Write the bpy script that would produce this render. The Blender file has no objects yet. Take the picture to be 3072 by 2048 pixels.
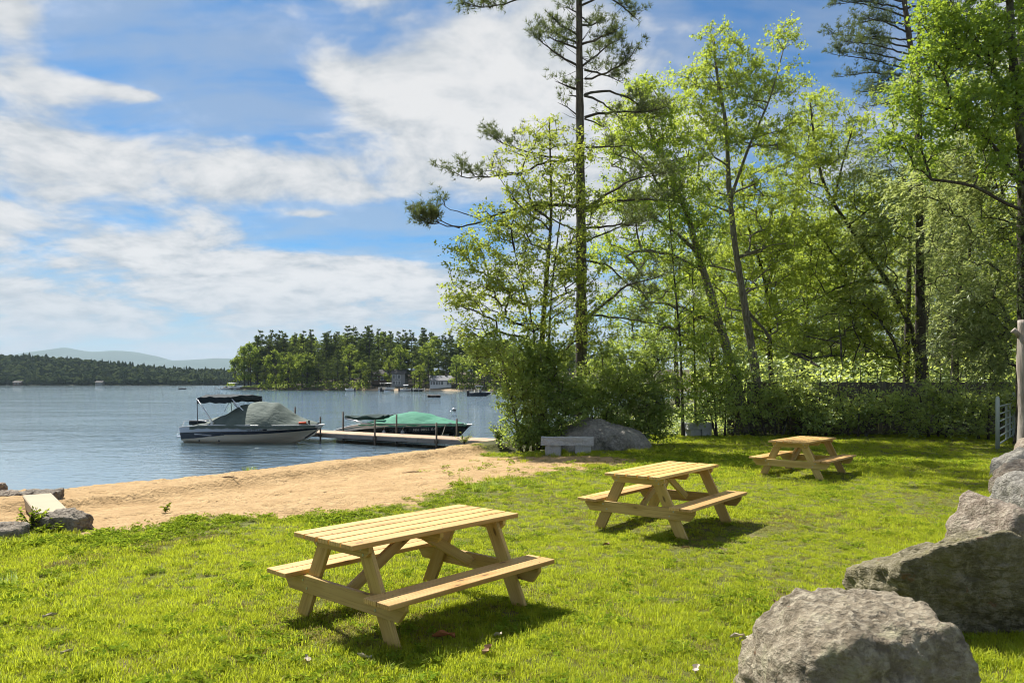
import bpy, bmesh, math, random
import numpy as np
from mathutils import Vector, Matrix

R = math.radians
sc = bpy.context.scene
COL = sc.collection

# ------------------------------------------------------------------ camera
F, CX, HY, EYE = 2253.0, 1536.0, 1147.5, 1.906      # focal length and horizon in pixels of the 3072 px photograph
WATER_Z = -0.45
cd = bpy.data.cameras.new('camera'); cam = bpy.data.objects.new('camera', cd); COL.objects.link(cam)
cd.sensor_width = 36.0; cd.lens = F / 3072 * 36.0
cd.shift_y = (HY - 1024) / 3072.0
cd.clip_start = 0.1; cd.clip_end = 30000
cam.location = (0, 0, EYE); cam.rotation_euler = (R(90), 0, 0)
sc.camera = cam

# ------------------------------------------------------------------ sun, sky, exposure
SUN_EL, SUN_AZ = R(51), R(-38)                        # azimuth from +Y, towards +X positive
sdir = Vector((math.sin(SUN_AZ) * math.cos(SUN_EL), math.cos(SUN_AZ) * math.cos(SUN_EL), math.sin(SUN_EL)))
sl = bpy.data.lights.new('sun', 'SUN'); sl.energy = 5.0; sl.angle = R(0.53); sl.color = (1.0, 0.955, 0.88)
so = bpy.data.objects.new('sun', sl); COL.objects.link(so); so.location = (-40, 50, 80)
so.rotation_euler = sdir.to_track_quat('Z', 'Y').to_euler()
vs = sc.view_settings
vs.view_transform = 'Standard'; vs.look = 'None'; vs.gamma = 1.0; vs.use_curve_mapping = False
vs.exposure = 0.95
sc.cycles.max_bounces = 8; sc.cycles.diffuse_bounces = 4; sc.cycles.filter_width = 1.05; sc.cycles.glossy_bounces = 3
sc.cycles.transmission_bounces = 5; sc.cycles.transparent_max_bounces = 12; sc.cycles.volume_bounces = 0
sc.cycles.caustics_reflective = False; sc.cycles.caustics_refractive = False
sc.cycles.sample_clamp_indirect = 6.0
sc.cycles.use_adaptive_sampling = True; sc.cycles.adaptive_threshold = 0.02

class NT:
    """thin helper for node trees"""
    def __init__(s, nt): s.nt = nt; s.n = nt.nodes; s.l = nt.links
    def new(s, t, **kw):
        nd = s.n.new(t)
        for k, v in kw.items(): setattr(nd, k, v)
        return nd
    def put(s, sock, v):
        if hasattr(v, 'is_linked') or hasattr(v, 'links'): s.l.new(v, sock)
        elif v is not None:
            if hasattr(sock.default_value, '__len__') and isinstance(v, (tuple, list)) and len(v) == 3 and len(sock.default_value) == 4: v = (*v, 1)
            sock.default_value = v
    def math(s, op, a, b=None, c=None, clamp=False):
        m = s.new('ShaderNodeMath', operation=op, use_clamp=clamp)
        for i, v in enumerate((a, b, c)):
            if v is not None: s.put(m.inputs[i], v)
        return m.outputs[0]
    def vmath(s, op, a, b=None):
        m = s.new('ShaderNodeVectorMath', operation=op); s.put(m.inputs[0], a)
        if b is not None: s.put(m.inputs[1], b)
        return m.outputs[0]
    def mix(s, f, a, b, blend='MIX'):
        m = s.new('ShaderNodeMix', data_type='RGBA', blend_type=blend)
        s.put(m.inputs[0], f); s.put(m.inputs[6], a); s.put(m.inputs[7], b); return m.outputs[2]
    def ramp(s, f, lo, hi, a=0.0, b=1.0):
        m = s.new('ShaderNodeMapRange', interpolation_type='SMOOTHSTEP')
        for i, v in enumerate((f, lo, hi, a, b)): s.put(m.inputs[i], v)
        return m.outputs[0]
    def noise(s, vec, scale, detail=4.0, rough=0.55, dist=0.0, out='Fac'):
        m = s.new('ShaderNodeTexNoise'); 
        if vec is not None: s.put(m.inputs['Vector'], vec)
        s.put(m.inputs['Scale'], scale); s.put(m.inputs['Detail'], detail); s.put(m.inputs['Roughness'], rough); s.put(m.inputs['Distortion'], dist)
        return m.outputs[0 if out == 'Fac' else 1]
    def voro(s, vec, scale, feat='F1', out=0, rnd=1.0):
        m = s.new('ShaderNodeTexVoronoi', feature=feat); s.put(m.inputs['Vector'], vec); s.put(m.inputs['Scale'], scale); s.put(m.inputs['Randomness'], rnd)
        return m.outputs[out]
    def scale(s, vec, sx, sy, sz, loc=(0, 0, 0)):
        m = s.new('ShaderNodeMapping'); s.put(m.inputs[0], vec); m.inputs[1].default_value = loc; m.inputs[3].default_value = (sx, sy, sz); return m.outputs[0]
    def bump(s, h, strength=0.3, dist=0.02, normal=None):
        m = s.new('ShaderNodeBump'); s.put(m.inputs['Height'], h); m.inputs['Strength'].default_value = strength; m.inputs['Distance'].default_value = dist
        if normal is not None: s.put(m.inputs['Normal'], normal)
        return m.outputs[0]

def px_dir(px, py):
    az = math.atan((px - CX) / F); el = math.atan((HY - py) / math.hypot(F, px - CX)); return az, el

SKY_STRENGTH = 0.11
w = bpy.data.worlds.new('World'); sc.world = w; w.use_nodes = True
T = NT(w.node_tree); T.n.clear()
out = T.new('ShaderNodeOutputWorld'); bg = T.new('ShaderNodeBackground'); T.l.new(bg.outputs[0], out.inputs[0])
sky = T.new('ShaderNodeTexSky', sky_type='NISHITA'); sky.sun_disc = False
sky.sun_elevation = SUN_EL; sky.sun_rotation = SUN_AZ; sky.altitude = 200; sky.air_density = 1.0; sky.dust_density = 0.4; sky.ozone_density = 3.0
tcw = T.new('ShaderNodeTexCoord'); dvec = tcw.outputs['Generated']
sp = T.new('ShaderNodeSeparateXYZ'); T.l.new(dvec, sp.inputs[0]); dx, dy, dz = sp.outputs
zc = T.math('MAXIMUM', dz, 0.0)
inv = T.math('DIVIDE', 1.0, T.math('ADD', zc, 0.24))
q = T.new('ShaderNodeCombineXYZ'); T.l.new(T.math('MULTIPLY', dx, inv), q.inputs[0]); T.l.new(T.math('MULTIPLY', dy, inv), q.inputs[1]); q = q.outputs[0]
az = T.math('ARCTAN2', dx, dy); el = T.math('ARCSINE', dz)
def noise2(vec, scale, detail, rough, off=0):
    m = T.new('ShaderNodeTexNoise', noise_dimensions='2D'); T.l.new(vec, m.inputs['Vector']); m.inputs['Scale'].default_value = scale; m.inputs['Detail'].default_value = detail; m.inputs['Roughness'].default_value = rough; return m.outputs[off]
warp = noise2(q, 2.4, 1.0, 0.5, 1)
qw = T.vmath('ADD', q, T.vmath('MULTIPLY', T.vmath('SUBTRACT', warp, (0.5, 0.5, 0.5)), (0.14, 0.14, 0)))
n_puff = noise2(qw, 2.8, 4.0, 0.54)
n_wisp = noise2(T.scale(qw, 0.9, 2.0, 1, (3, 1, 0)), 2.2, 4.0, 0.62)
n_fine = noise2(qw, 7.5, 4.0, 0.62)
cover = T.math('ADD', T.math('MULTIPLY_ADD', n_fine, 0.17, -0.085), T.math('ADD', T.math('MULTIPLY', n_puff, 0.62), T.math('MULTIPLY', n_wisp, 0.38)))
ae = T.new('ShaderNodeCombineXYZ'); T.l.new(az, ae.inputs[0]); T.l.new(el, ae.inputs[1]); ae = ae.outputs[0]
# clouds and clear gaps that stand in particular directions of the sky
blobs = [ # x, y, rx, ry (pixels of the photograph give the direction), weight
    (420, 170, 520, 130, -0.24), (760, 260, 330, 130, -0.20), (1010, 40, 280, 90, -0.14),
    (1080, 700, 270, 75, -0.42), (1290, 650, 150, 60, -0.22), (830, 640, 160, 40, -0.16),
    (2250, 100, 420, 150, -0.13), (2520, 260, 240, 180, -0.20),
    (120, 240, 180, 58, 0.27), (400, 280, 120, 22, 0.26), (30, 50, 70, 80, 0.20), (30, 360, 110, 80, 0.07),
    (1000, 250, 170, 85, 0.36), (1200, 290, 120, 70, 0.20), (1500, 100, 330, 190, 0.17), (1500, 380, 420, 170, 0.16),
    (700, 520, 600, 80, 0.15), (330, 475, 90, 40, 0.16), (930, 645, 105, 20, 0.44), (420, 720, 460, 120, 0.11), (1130, 850, 380, 90, 0.26), (300, 920, 900, 180, 0.10), (1800, 420, 330, 260, 0.12)]
for (bx, by, rx, ry, wt) in blobs:
    a0, e0 = px_dir(bx, by); sa = rx / F; se = ry / F * 0.93
    m = T.new('ShaderNodeVectorMath', operation='MULTIPLY_ADD'); T.l.new(ae, m.inputs[0]); m.inputs[1].default_value = (1 / sa, 1 / se, 0); m.inputs[2].default_value = (-a0 / sa, -e0 / se, 0)
    d2 = T.new('ShaderNodeVectorMath', operation='DOT_PRODUCT'); T.l.new(m.outputs[0], d2.inputs[0]); T.l.new(m.outputs[0], d2.inputs[1])
    g = T.math('POWER', 0.36788, d2.outputs['Value'])
    cover = T.math('MULTIPLY_ADD', g, wt, cover)
mask = T.ramp(cover, 0.36, 0.64)
veil = T.math('MULTIPLY', T.ramp(n_wisp, 0.22, 0.68), 0.50)
mask = T.math('MAXIMUM', mask, veil)
lit = T.ramp(T.math('ADD', T.math('MULTIPLY', cover, 0.7), T.math('MULTIPLY', n_fine, 0.55)), 0.50, 0.90)
cloudc = T.mix(lit, (2.30, 2.54, 2.80), (3.90, 3.90, 3.92))
skyc = T.mix(1.0, sky.outputs[0], (0.155, 0.375, 0.52), 'MULTIPLY')
col = T.mix(mask, skyc, cloudc)
hor = T.ramp(el, 0.0, 0.15, 1.0, 0.0)
col = T.mix(T.math('MULTIPLY', hor, 0.85), col, (2.38, 2.56, 2.72))
w.cycles.sampling_method = 'MANUAL'; w.cycles.sample_map_resolution = 512
T.l.new(col, bg.inputs[0]); bg.inputs[1].default_value = SKY_STRENGTH

# ------------------------------------------------------------------ geometry helpers
def P(px, py, Y):
    """the place in the world that the photograph shows at pixel (px, py), Y metres away"""
    return np.array([(px - CX) / F * Y, Y, EYE - (py - HY) / F * Y])

_perm = np.random.default_rng(7).random(4096)
def vnoise(p):
    p = np.asarray(p, float); i = np.floor(p).astype(np.int64); f = p - i; f = f * f * (3 - 2 * f)
    def h(a, b, c): return _perm[((a * 73856093) ^ (b * 19349663) ^ (c * 83492791)) & 4095]
    r = 0
    for a in (0, 1):
        for b in (0, 1):
            for c in (0, 1):
                wgt = (f[:, 0] if a else 1 - f[:, 0]) * (f[:, 1] if b else 1 - f[:, 1]) * (f[:, 2] if c else 1 - f[:, 2])
                r = r + wgt * h(i[:, 0] + a, i[:, 1] + b, i[:, 2] + c)
    return r - 0.5
def fbm(p, octv=4, gain=0.5, lac=2.03):
    p = np.asarray(p, float); s = 0; a = 1.0
    for k in range(octv): s = s + a * vnoise(p + 17.3 * k); p = p * lac; a *= gain
    return s
def fbm2(x, y, octv=4, gain=0.5): return fbm(np.stack([x.ravel(), y.ravel(), 0 * x.ravel() + 0.37], 1), octv, gain).reshape(x.shape)
def sstep(a, b, x): t = np.clip((x - a) / (b - a), 0, 1); return t * t * (3 - 2 * t)
def unit(v): v = np.asarray(v, float); return v / (np.linalg.norm(v, axis=-1, keepdims=True) + 1e-9)

class Geo:
    def __init__(s): s.v = []; s.q = []; s.t = []; s.r = []; s.n = 0
    def add(s, v, q=None, t=None, rnd=None):
        v = np.asarray(v, float).reshape(-1, 3)
        if q is not None and len(q): s.q.append(np.asarray(q, np.int64).reshape(-1, 4) + s.n)
        if t is not None and len(t): s.t.append(np.asarray(t, np.int64).reshape(-1, 3) + s.n)
        s.r.append(np.broadcast_to(np.asarray(0.5 if rnd is None else rnd, float), (len(v),))); s.v.append(v); s.n += len(v); return s
    def box(s, lo, hi):
        (a, b, c), (d, e, f) = lo, hi
        v = [(a, b, c), (d, b, c), (d, e, c), (a, e, c), (a, b, f), (d, b, f), (d, e, f), (a, e, f)]
        return s.add(v, [(3, 2, 1, 0), (4, 5, 6, 7), (0, 1, 5, 4), (1, 2, 6, 5), (2, 3, 7, 6), (3, 0, 4, 7)])
    def tube(s, path, rad, sides=6, caps=True, rnd=None):
        p = np.asarray(path, float); n = len(p); rad = np.broadcast_to(np.asarray(rad, float), (n,))
        d = np.gradient(p, axis=0) if n > 2 else np.repeat((p[1] - p[0])[None], n, 0)
        d = unit(d); ref = np.array([0, 0, 1.0]) if abs(d[:, 2]).mean() < 0.75 else np.array([1.0, 0.13, 0])
        a = unit(np.cross(d, ref)); b = np.cross(d, a)
        th = np.arange(sides) * 2 * math.pi / sides
        ring = p[:, None] + rad[:, None, None] * (np.cos(th)[None, :, None] * a[:, None] + np.sin(th)[None, :, None] * b[:, None])
        i = np.arange(n - 1)[:, None] * sides; k = np.arange(sides)[None]; k2 = (k + 1) % sides
        q = np.stack([i + k, i + sides + k, i + sides + k2, i + k2], -1).reshape(-1, 4)
        v = ring.reshape(-1, 3); t = None
        if caps:
            v = np.vstack([v, p[0], p[-1]]); kk = np.arange(sides); k2 = (kk + 1) % sides; o = (n - 1) * sides
            t = np.vstack([np.stack([kk, k2, 0 * kk + n * sides], 1), np.stack([o + k2, o + kk, 0 * kk + n * sides + 1], 1)])
        return s.add(v, q, t, rnd)
    def grid(s, V, flip=False, rnd=None):
        V = np.asarray(V, float); a, b = V.shape[:2]
        i = np.arange(a - 1)[:, None] * b; j = np.arange(b - 1)[None]
        q = np.stack([i + j, i + j + 1, i + j + 1 + b, i + j + b], -1).reshape(-1, 4)
        return s.add(V.reshape(-1, 3), q[:, ::-1] if flip else q, rnd=rnd)
    def prism(s, poly, lo, hi, axis=1):
        """extrude a 2D polygon (in the two other axes) from lo to hi along axis"""
        n = len(poly); pts = []
        for h in (lo, hi):
            for (a, b) in poly:
                p = [a, b]; p.insert(axis, h); pts.append(p)
        i = np.arange(n); j = (i + 1) % n
        q = np.stack([i, j, j + n, i + n], 1)
        t = []
        for k in range(1, n - 1): t += [(0, k + 1, k), (n, n + k, n + k + 1)]
        return s.add(pts, q, t)
    def mesh(s, name, smooth=False, attr=False):
        v = np.vstack(s.v); q = np.vstack(s.q) if s.q else np.zeros((0, 4), int); t = np.vstack(s.t) if s.t else np.zeros((0, 3), int)
        m = bpy.data.meshes.new(name); m.vertices.add(len(v)); m.vertices.foreach_set('co', v.astype(np.float32).ravel())
        nl = q.size + t.size; m.loops.add(nl); m.loops.foreach_set('vertex_index', np.concatenate([q.ravel(), t.ravel()]).astype(np.int32))
        m.polygons.add(len(q) + len(t))
        st = np.concatenate([np.arange(len(q)) * 4, q.size + np.arange(len(t)) * 3]).astype(np.int32)
        m.polygons.foreach_set('loop_start', st)
        m.polygons.foreach_set('use_smooth', np.full(len(q) + len(t), bool(smooth)))
        if attr:
            at = m.attributes.new('rnd', 'FLOAT', 'POINT'); at.data.foreach_set('value', np.concatenate(s.r).astype(np.float32))
        m.update(calc_edges=True); m.validate(); return m
    def fix(s, name, smooth=False):
        """as mesh(), with welded corners and normals that point outwards"""
        m = s.mesh(name); b = bmesh.new(); b.from_mesh(m)
        bmesh.ops.remove_doubles(b, verts=b.verts, dist=1e-5); bmesh.ops.recalc_face_normals(b, faces=b.faces)
        if smooth:
            for f in b.faces: f.smooth = True
        b.to_mesh(m); b.free(); return m

def tag(o, label=None, cat=None, group=None, kind=None):
    for k, v in (('label', label), ('category', cat), ('group', group), ('kind', kind)):
        if v: o[k] = v
    return o
def link(name, mesh, mat=None, parent=None, loc=None, rot=None):
    o = bpy.data.objects.new(name, mesh); COL.objects.link(o)
    if mat is not None and not mesh.materials: mesh.materials.append(mat)
    if parent is not None: o.parent = parent
    if loc is not None: o.location = loc
    if rot is not None: o.rotation_euler = rot
    return o
def empty(name, loc, rz=0, label=None, cat=None, group=None):
    o = bpy.data.objects.new(name, None); COL.objects.link(o); o.empty_display_size = 0.3
    o.location = loc; o.rotation_euler = (0, 0, rz); return tag(o, label, cat, group)
def copy_tree(o, parent=None):
    c = o.copy(); COL.objects.link(c); c.parent = parent
    for ch in o.children: copy_tree(ch, c)
    return c
def bevel_box(size, bev=0.004, seg=1):
    b = bmesh.new(); bmesh.ops.create_cube(b, size=1.0)
    bmesh.ops.scale(b, vec=size, verts=b.verts)
    bmesh.ops.bevel(b, geom=list(b.edges), offset=bev, segments=seg, affect='EDGES', profile=0.5)
    m = bpy.data.meshes.new('board'); b.to_mesh(m); b.free(); return m
def bevel_mesh(m, bev, seg=1, ang=0.5):
    b = bmesh.new(); b.from_mesh(m); bmesh.ops.remove_doubles(b, verts=b.verts, dist=1e-5)
    bmesh.ops.recalc_face_normals(b, faces=b.faces)
    e = [x for x in b.edges if len(x.link_faces) == 2 and x.calc_face_angle(0) > ang]
    bmesh.ops.bevel(b, geom=e, offset=bev, segments=seg, affect='EDGES', profile=0.5); b.to_mesh(m); b.free(); return m

# ------------------------------------------------------------------ materials
def mat(name):
    m = bpy.data.materials.new(name); m.use_nodes = True; t = NT(m.node_tree); t.n.clear()
    o = t.new('ShaderNodeOutputMaterial'); return m, t, o
def princ(t, o, col, rough=0.6, spec=0.4, metal=0.0, normal=None, **kw):
    p = t.new('ShaderNodeBsdfPrincipled'); t.put(p.inputs['Base Color'], col); t.put(p.inputs['Roughness'], rough)
    t.put(p.inputs['Specular IOR Level'], spec); t.put(p.inputs['Metallic'], metal)
    if normal is not None: t.l.new(normal, p.inputs['Normal'])
    for k, v in kw.items(): t.put(p.inputs[k], v)
    if o is not None: t.l.new(p.outputs[0], o.inputs[0])
    return p.outputs[0]
def obj_vec(t): return t.new('ShaderNodeTexCoord').outputs['Object']
def pos_vec(t): return t.new('ShaderNodeNewGeometry').outputs['Position']
def rnd_obj(t): return t.new('ShaderNodeObjectInfo').outputs['Random']
def attr(t, n): a = t.new('ShaderNodeAttribute'); a.attribute_name = n; return a

def simple(name, col, rough=0.5, spec=0.4, metal=0.0, var=0.12, scale=6.0, bump=0.0, bscale=40.0):
    m, t, o = mat(name); vc = obj_vec(t)
    n = t.noise(vc, scale, 5, 0.6); c = t.mix(n, tuple(x * (1 - var) for x in col), tuple(min(1, x * (1 + var)) for x in col))
    nm = t.bump(t.noise(vc, bscale, 4), bump, 0.01) if bump else None
    princ(t, o, c, rough, spec, metal, nm); return m

def leaf_mat(name, dark, light, trans, tmix=0.45, gloss=0.04, nscale=0.5):
    m, t, o = mat(name); r = attr(t, 'rnd').outputs['Fac']; oi = t.new('ShaderNodeObjectInfo').outputs['Random']
    n = t.noise(pos_vec(t), nscale, 3)
    f = t.math('ADD', t.math('MULTIPLY', r, 0.65), t.math('MULTIPLY_ADD', n, 0.9, -0.25), clamp=True)
    c = t.mix(f, dark, light); tr = t.mix(f, tuple(x * 0.72 for x in trans), trans)
    hs = t.new('ShaderNodeHueSaturation'); t.put(hs.inputs['Hue'], t.math('MULTIPLY_ADD', oi, 0.03, 0.485)); t.put(hs.inputs['Value'], t.math('MULTIPLY_ADD', oi, 0.3, 0.85)); t.put(hs.inputs['Color'], c); c = hs.outputs[0]
    d = t.new('ShaderNodeBsdfDiffuse'); t.put(d.inputs[0], c)
    tl = t.new('ShaderNodeBsdfTranslucent'); t.put(tl.inputs[0], tr)
    a = t.new('ShaderNodeMixShader'); a.inputs[0].default_value = tmix; t.l.new(d.outputs[0], a.inputs[1]); t.l.new(tl.outputs[0], a.inputs[2])
    g = t.new('ShaderNodeBsdfGlossy'); g.inputs['Roughness'].default_value = 0.5; g.inputs[0].default_value = (0.9, 0.95, 0.9, 1)
    b = t.new('ShaderNodeMixShader'); b.inputs[0].default_value = gloss; t.l.new(a.outputs[0], b.inputs[1]); t.l.new(g.outputs[0], b.inputs[2])
    t.l.new(b.outputs[0], o.inputs[0]); return m

def bark_mat(name, a, b, sc_=3.0):
    m, t, o = mat(name); v = pos_vec(t); vs_ = t.scale(v, 6, 6, 1.1)
    n = t.noise(vs_, sc_, 6, 0.65, 0.6); n2 = t.noise(v, 1.7, 4)
    c = t.mix(t.ramp(n, 0.3, 0.7), a, b); c = t.mix(t.math('MULTIPLY', t.ramp(n2, 0.52, 0.72), 0.55), c, (0.20, 0.22, 0.17))
    princ(t, o, c, 0.9, 0.2, 0, t.bump(n, 0.8, 0.03)); return m

M = {}
M['maple'] = leaf_mat('maple_leaf', (0.100, 0.175, 0.032), (0.235, 0.330, 0.065), (0.66, 0.77, 0.085), 0.52, 0.03)
M['beech'] = leaf_mat('beech_leaf', (0.070, 0.135, 0.022), (0.175, 0.265, 0.045), (0.50, 0.64, 0.055), 0.50, 0.04)
M['maple_yellow'] = leaf_mat('young_maple_leaf', (0.110, 0.160, 0.030), (0.235, 0.295, 0.052), (0.62, 0.70, 0.09), 0.52, 0.03)
M['bush'] = leaf_mat('bush_leaf', (0.095, 0.155, 0.040), (0.220, 0.290, 0.072), (0.58, 0.70, 0.11), 0.50, 0.04)
M['shade_leaf'] = leaf_mat('understory_leaf', (0.120, 0.190, 0.060), (0.290, 0.370, 0.125), (0.72, 0.82, 0.17), 0.54, 0.06)
M['needle'] = leaf_mat('pine_needle', (0.050, 0.080, 0.032), (0.125, 0.160, 0.055), (0.24, 0.30, 0.06), 0.32, 0.04)
M['hemlock'] = leaf_mat('hemlock_needle', (0.115, 0.165, 0.064), (0.280, 0.335, 0.140), (0.66, 0.74, 0.22), 0.50, 0.06)
M['far_pine'] = leaf_mat('far_pine_needle', (0.045, 0.072, 0.030), (0.110, 0.140, 0.048), (0.19, 0.25, 0.05), 0.30, 0.0, 0.12)
M['far_leaf'] = leaf_mat('far_broadleaf', (0.070, 0.115, 0.028), (0.165, 0.215, 0.050), (0.40, 0.50, 0.07), 0.42, 0.0, 0.12)
M['bark_pine'] = bark_mat('pine_bark', (0.050, 0.040, 0.034), (0.150, 0.125, 0.105))
M['bark_maple'] = bark_mat('maple_bark', (0.085, 0.072, 0.060), (0.24, 0.215, 0.18))
M['bark_dark'] = bark_mat('dark_bark', (0.030, 0.025, 0.022), (0.095, 0.080, 0.068))
# ------------------------------------------------------------------ terrain
WL = np.array([(-400, 22), (-60, 15.5), (-20, 13.6), (-10.6, 13.0), (-9.3, 13.4), (-8.75, 14.85), (-7.09, 16.36), (-6.25, 17.7), (-4.78, 20.07), (-3.31, 22.2), (-2.16, 23.86), (-1.0, 26.0), (-0.3, 28.5), (0.8, 32), (3, 40), (9, 60), (25, 110), (62, 170), (120, 205), (900, 260)], float)
def polyline_sd(x, y, W):
    """distance to the line, positive on its right-hand side"""
    best = np.full(x.shape, 1e9); sgn = np.ones(x.shape)
    for a, b in zip(W[:-1], W[1:]):
        d = b - a; L2 = d @ d; t = np.clip(((x - a[0]) * d[0] + (y - a[1]) * d[1]) / L2, 0, 1)
        ex = x - (a[0] + t * d[0]); ey = y - (a[1] + t * d[1]); dd = np.hypot(ex, ey)
        s = np.where(d[0] * ey - d[1] * ex < 0, 1.0, -1.0); m = dd < best - 1e-9
        best = np.where(m, dd, best); sgn = np.where(m, s, sgn)
    return best * sgn
SAND = np.array([(-30, 10.0), (-9.5, 9.8), (-7.6, 9.75), (-6.4, 9.75), (-5.6, 9.72), (-4.97, 9.75), (-4.65, 10.55), (-3.84, 11.0), (-2.63, 10.95), (-1.5, 11.7), (-0.95, 12.8), (-0.5, 14.4), (0.5, 15.7), (2.4, 17.3), (3.1, 18.7), (1.8, 19.9), (0.2, 20.6), (-0.5, 21.3), (-1.1, 22.3), (-1.6, 24.5), (-2.2, 26), (-12, 20), (-14, 15), (-30, 15)], float)
def poly_sd(x, y, Pn):
    """signed distance to a closed polygon, positive inside"""
    Q = np.vstack([Pn, Pn[:1]]); best = np.full(x.shape, 1e9); ins = np.zeros(x.shape, bool)
    for a, b in zip(Q[:-1], Q[1:]):
        d = b - a; t = np.clip(((x - a[0]) * d[0] + (y - a[1]) * d[1]) / (d @ d), 0, 1)
        best = np.minimum(best, np.hypot(x - (a[0] + t * d[0]), y - (a[1] + t * d[1])))
        c = ((a[1] > y) != (b[1] > y)) & (x < (b[0] - a[0]) * (y - a[1]) / (b[1] - a[1] + 1e-12) + a[0]); ins ^= c
    return np.where(ins, best, -best)
def ground_z(x, y):
    x = np.asarray(x, float); y = np.asarray(y, float); s = polyline_sd(x, y, WL)
    wd = 5.4 - 4.2 * sstep(22.5, 25.5, y) - 4.4 * sstep(-7.0, -8.2, x - 0.6 * (y - 11.5))
    wd = np.maximum(wd, 0.7)
    land = WATER_Z + 0.43 * np.clip(s / wd, 0, 1) ** 0.8
    plat = 0.10 * sstep(-0.12, 0.10, -0.795 * (x + 7.0) - 0.607 * (y - 11.26)) * sstep(9.6, 10.1, y) * sstep(0.0, 0.9, s)
    land = land + plat
    und = 0.05 * fbm2(x * 0.22, y * 0.22, 2) + 0.02 * fbm2(x * 0.9 + 5, y * 0.9, 2)
    land = land + und * sstep(2.5, 6.0, s) * sstep(4.5, 7.5, y)
    hill = np.maximum(0, y - 36) * 0.10 * sstep(1.0, 9.0, x - (y - 33) * 0.45)
    land = land + np.minimum(hill, 9)
    bed = WATER_Z + np.maximum(0.085 * s, -2.6)
    return np.where(s > 0, land, bed)
def gz(x, y): return float(ground_z(np.array([x]), np.array([y]))[0])
def sand_mask(x, y):
    s = poly_sd(x, y, SAND); n = fbm2(x * 1.1, y * 1.1, 4) + 0.5 * fbm2(x * 4, y * 4, 2)
    return sstep(-0.30, 0.34, s + 1.15 * n + 0.05 - 0.04 * sstep(-2.5, 2.0, x))

def nonuni(lo, a, b, hi, fine, growth=1.22):
    m = list(np.arange(a, b, fine)); st = fine; p = m[-1]
    while p < hi: st = min(st * growth, 40); p += st; m.append(p)
    st = fine; p = a
    while p > lo: st = min(st * growth, 40); p -= st; m.insert(0, p)
    return np.array(m)
gx = nonuni(-420, -13, 12, 420, 0.085); gy = nonuni(-60, 3.6, 27, 270, 0.085)
X, Y = np.meshgrid(gx, gy, indexing='ij'); Z = ground_z(X, Y); SM = sand_mask(X, Y)
above = Z > WATER_Z + 0.01
# footprints and scuffs in the loose sand
foot = -0.075 * sstep(0.14, 0.40, fbm2(X * 3.1, Y * 3.1, 2)) - 0.05 * sstep(0.22, 0.4, fbm2(X * 4.6 + 9, Y * 4.6, 1)) * sstep(-0.1, 0.3, fbm2(X * 0.5, Y * 0.5, 2)) + 0.035 * fbm2(X * 6.5, Y * 6.5, 2) + 0.05 * fbm2(X * 1.3, Y * 1.3, 2)
Z = Z + foot * 0.6 * SM * above * sstep(0.2, 1.0, polyline_sd(X, Y, WL))
g = Geo(); g.grid(np.stack([X, Y, Z], -1), flip=True); gm = g.mesh('ground', smooth=True)
a = gm.attributes.new('sand', 'FLOAT', 'POINT'); a.data.foreach_set('value', SM.astype(np.float32).ravel())
wood = sstep(26.0, 28.0, Y + 0.5 * fbm2(X, Y, 3)) * sstep(2.5, 4.0, X) + sstep(0.4, -0.3, np.hypot((X - 1.0) / 3.2, (Y - 24.6) / 2.2) - 0.8)
a = gm.attributes.new('wood', 'FLOAT', 'POINT'); a.data.foreach_set('value', np.clip(wood, 0, 1).astype(np.float32).ravel())
def bare_mask(x, y): return np.maximum(0.55 * sstep(0.60, 0.75, fbm2(x * 1.6 + 31, y * 1.6, 3) + 0.22), sstep(1.15, 0.7, np.hypot((x + 2.66 + 0.5 * (y - 5.15)) / 0.10, (y - 5.15) / 0.22) + 0.8 * fbm2(x * 9, y * 9, 2)))
bare = bare_mask(X, Y)
a = gm.attributes.new('bare', 'FLOAT', 'POINT'); a.data.foreach_set('value', bare.astype(np.float32).ravel())

m, t, o = mat('ground'); v = pos_vec(t); sa = attr(t, 'sand').outputs['Fac']; wo = attr(t, 'wood').outputs['Fac']; ba = attr(t, 'bare').outputs['Fac']
n1 = t.noise(v, 2.2, 8, 0.65); n2 = t.noise(v, 22, 6, 0.7); n3 = t.noise(v, 0.7, 4)
sandc = t.mix(t.ramp(n1, 0.3, 0.7), (0.41, 0.265, 0.120), (0.54, 0.365, 0.178)); sandc = t.mix(t.math('MULTIPLY', t.ramp(n2, 0.52, 0.72), 0.5), sandc, (0.22, 0.125, 0.048))
grit = t.voro(v, 34); sandc = t.mix(t.math('MULTIPLY', t.ramp(grit, 0.28, 0.10), 0.35), sandc, (0.16, 0.10, 0.06))
soil = t.mix(n1, (0.090, 0.110, 0.016), (0.19, 0.19, 0.040)); soil = t.mix(t.math('MULTIPLY', ba, 0.8), soil, t.mix(n2, (0.17, 0.12, 0.07), (0.30, 0.22, 0.13)))
litter = t.mix(t.ramp(n2, 0.35, 0.65), (0.035, 0.038, 0.014), (0.085, 0.085, 0.030))
c = t.mix(wo, soil, litter); c = t.mix(sa, c, sandc)
sz = t.new('ShaderNodeSeparateXYZ'); t.l.new(v, sz.inputs[0])
wet = t.ramp(sz.outputs[2], WATER_Z + 0.10, WATER_Z + 0.015); c = t.mix(t.math('MULTIPLY', wet, 0.62), c, (0.085, 0.060, 0.034))
deep = t.ramp(sz.outputs[2], WATER_Z - 0.25, WATER_Z - 1.6); c = t.mix(deep, c, (0.060, 0.050, 0.020))
sp_ = t.ramp(t.noise(v, 11, 4, 0.6, 0.4), 0.60, 0.70); sp_ = t.math('MULTIPLY', sp_, t.ramp(t.noise(v, 1.1, 3), 0.42, 0.60))
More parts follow.
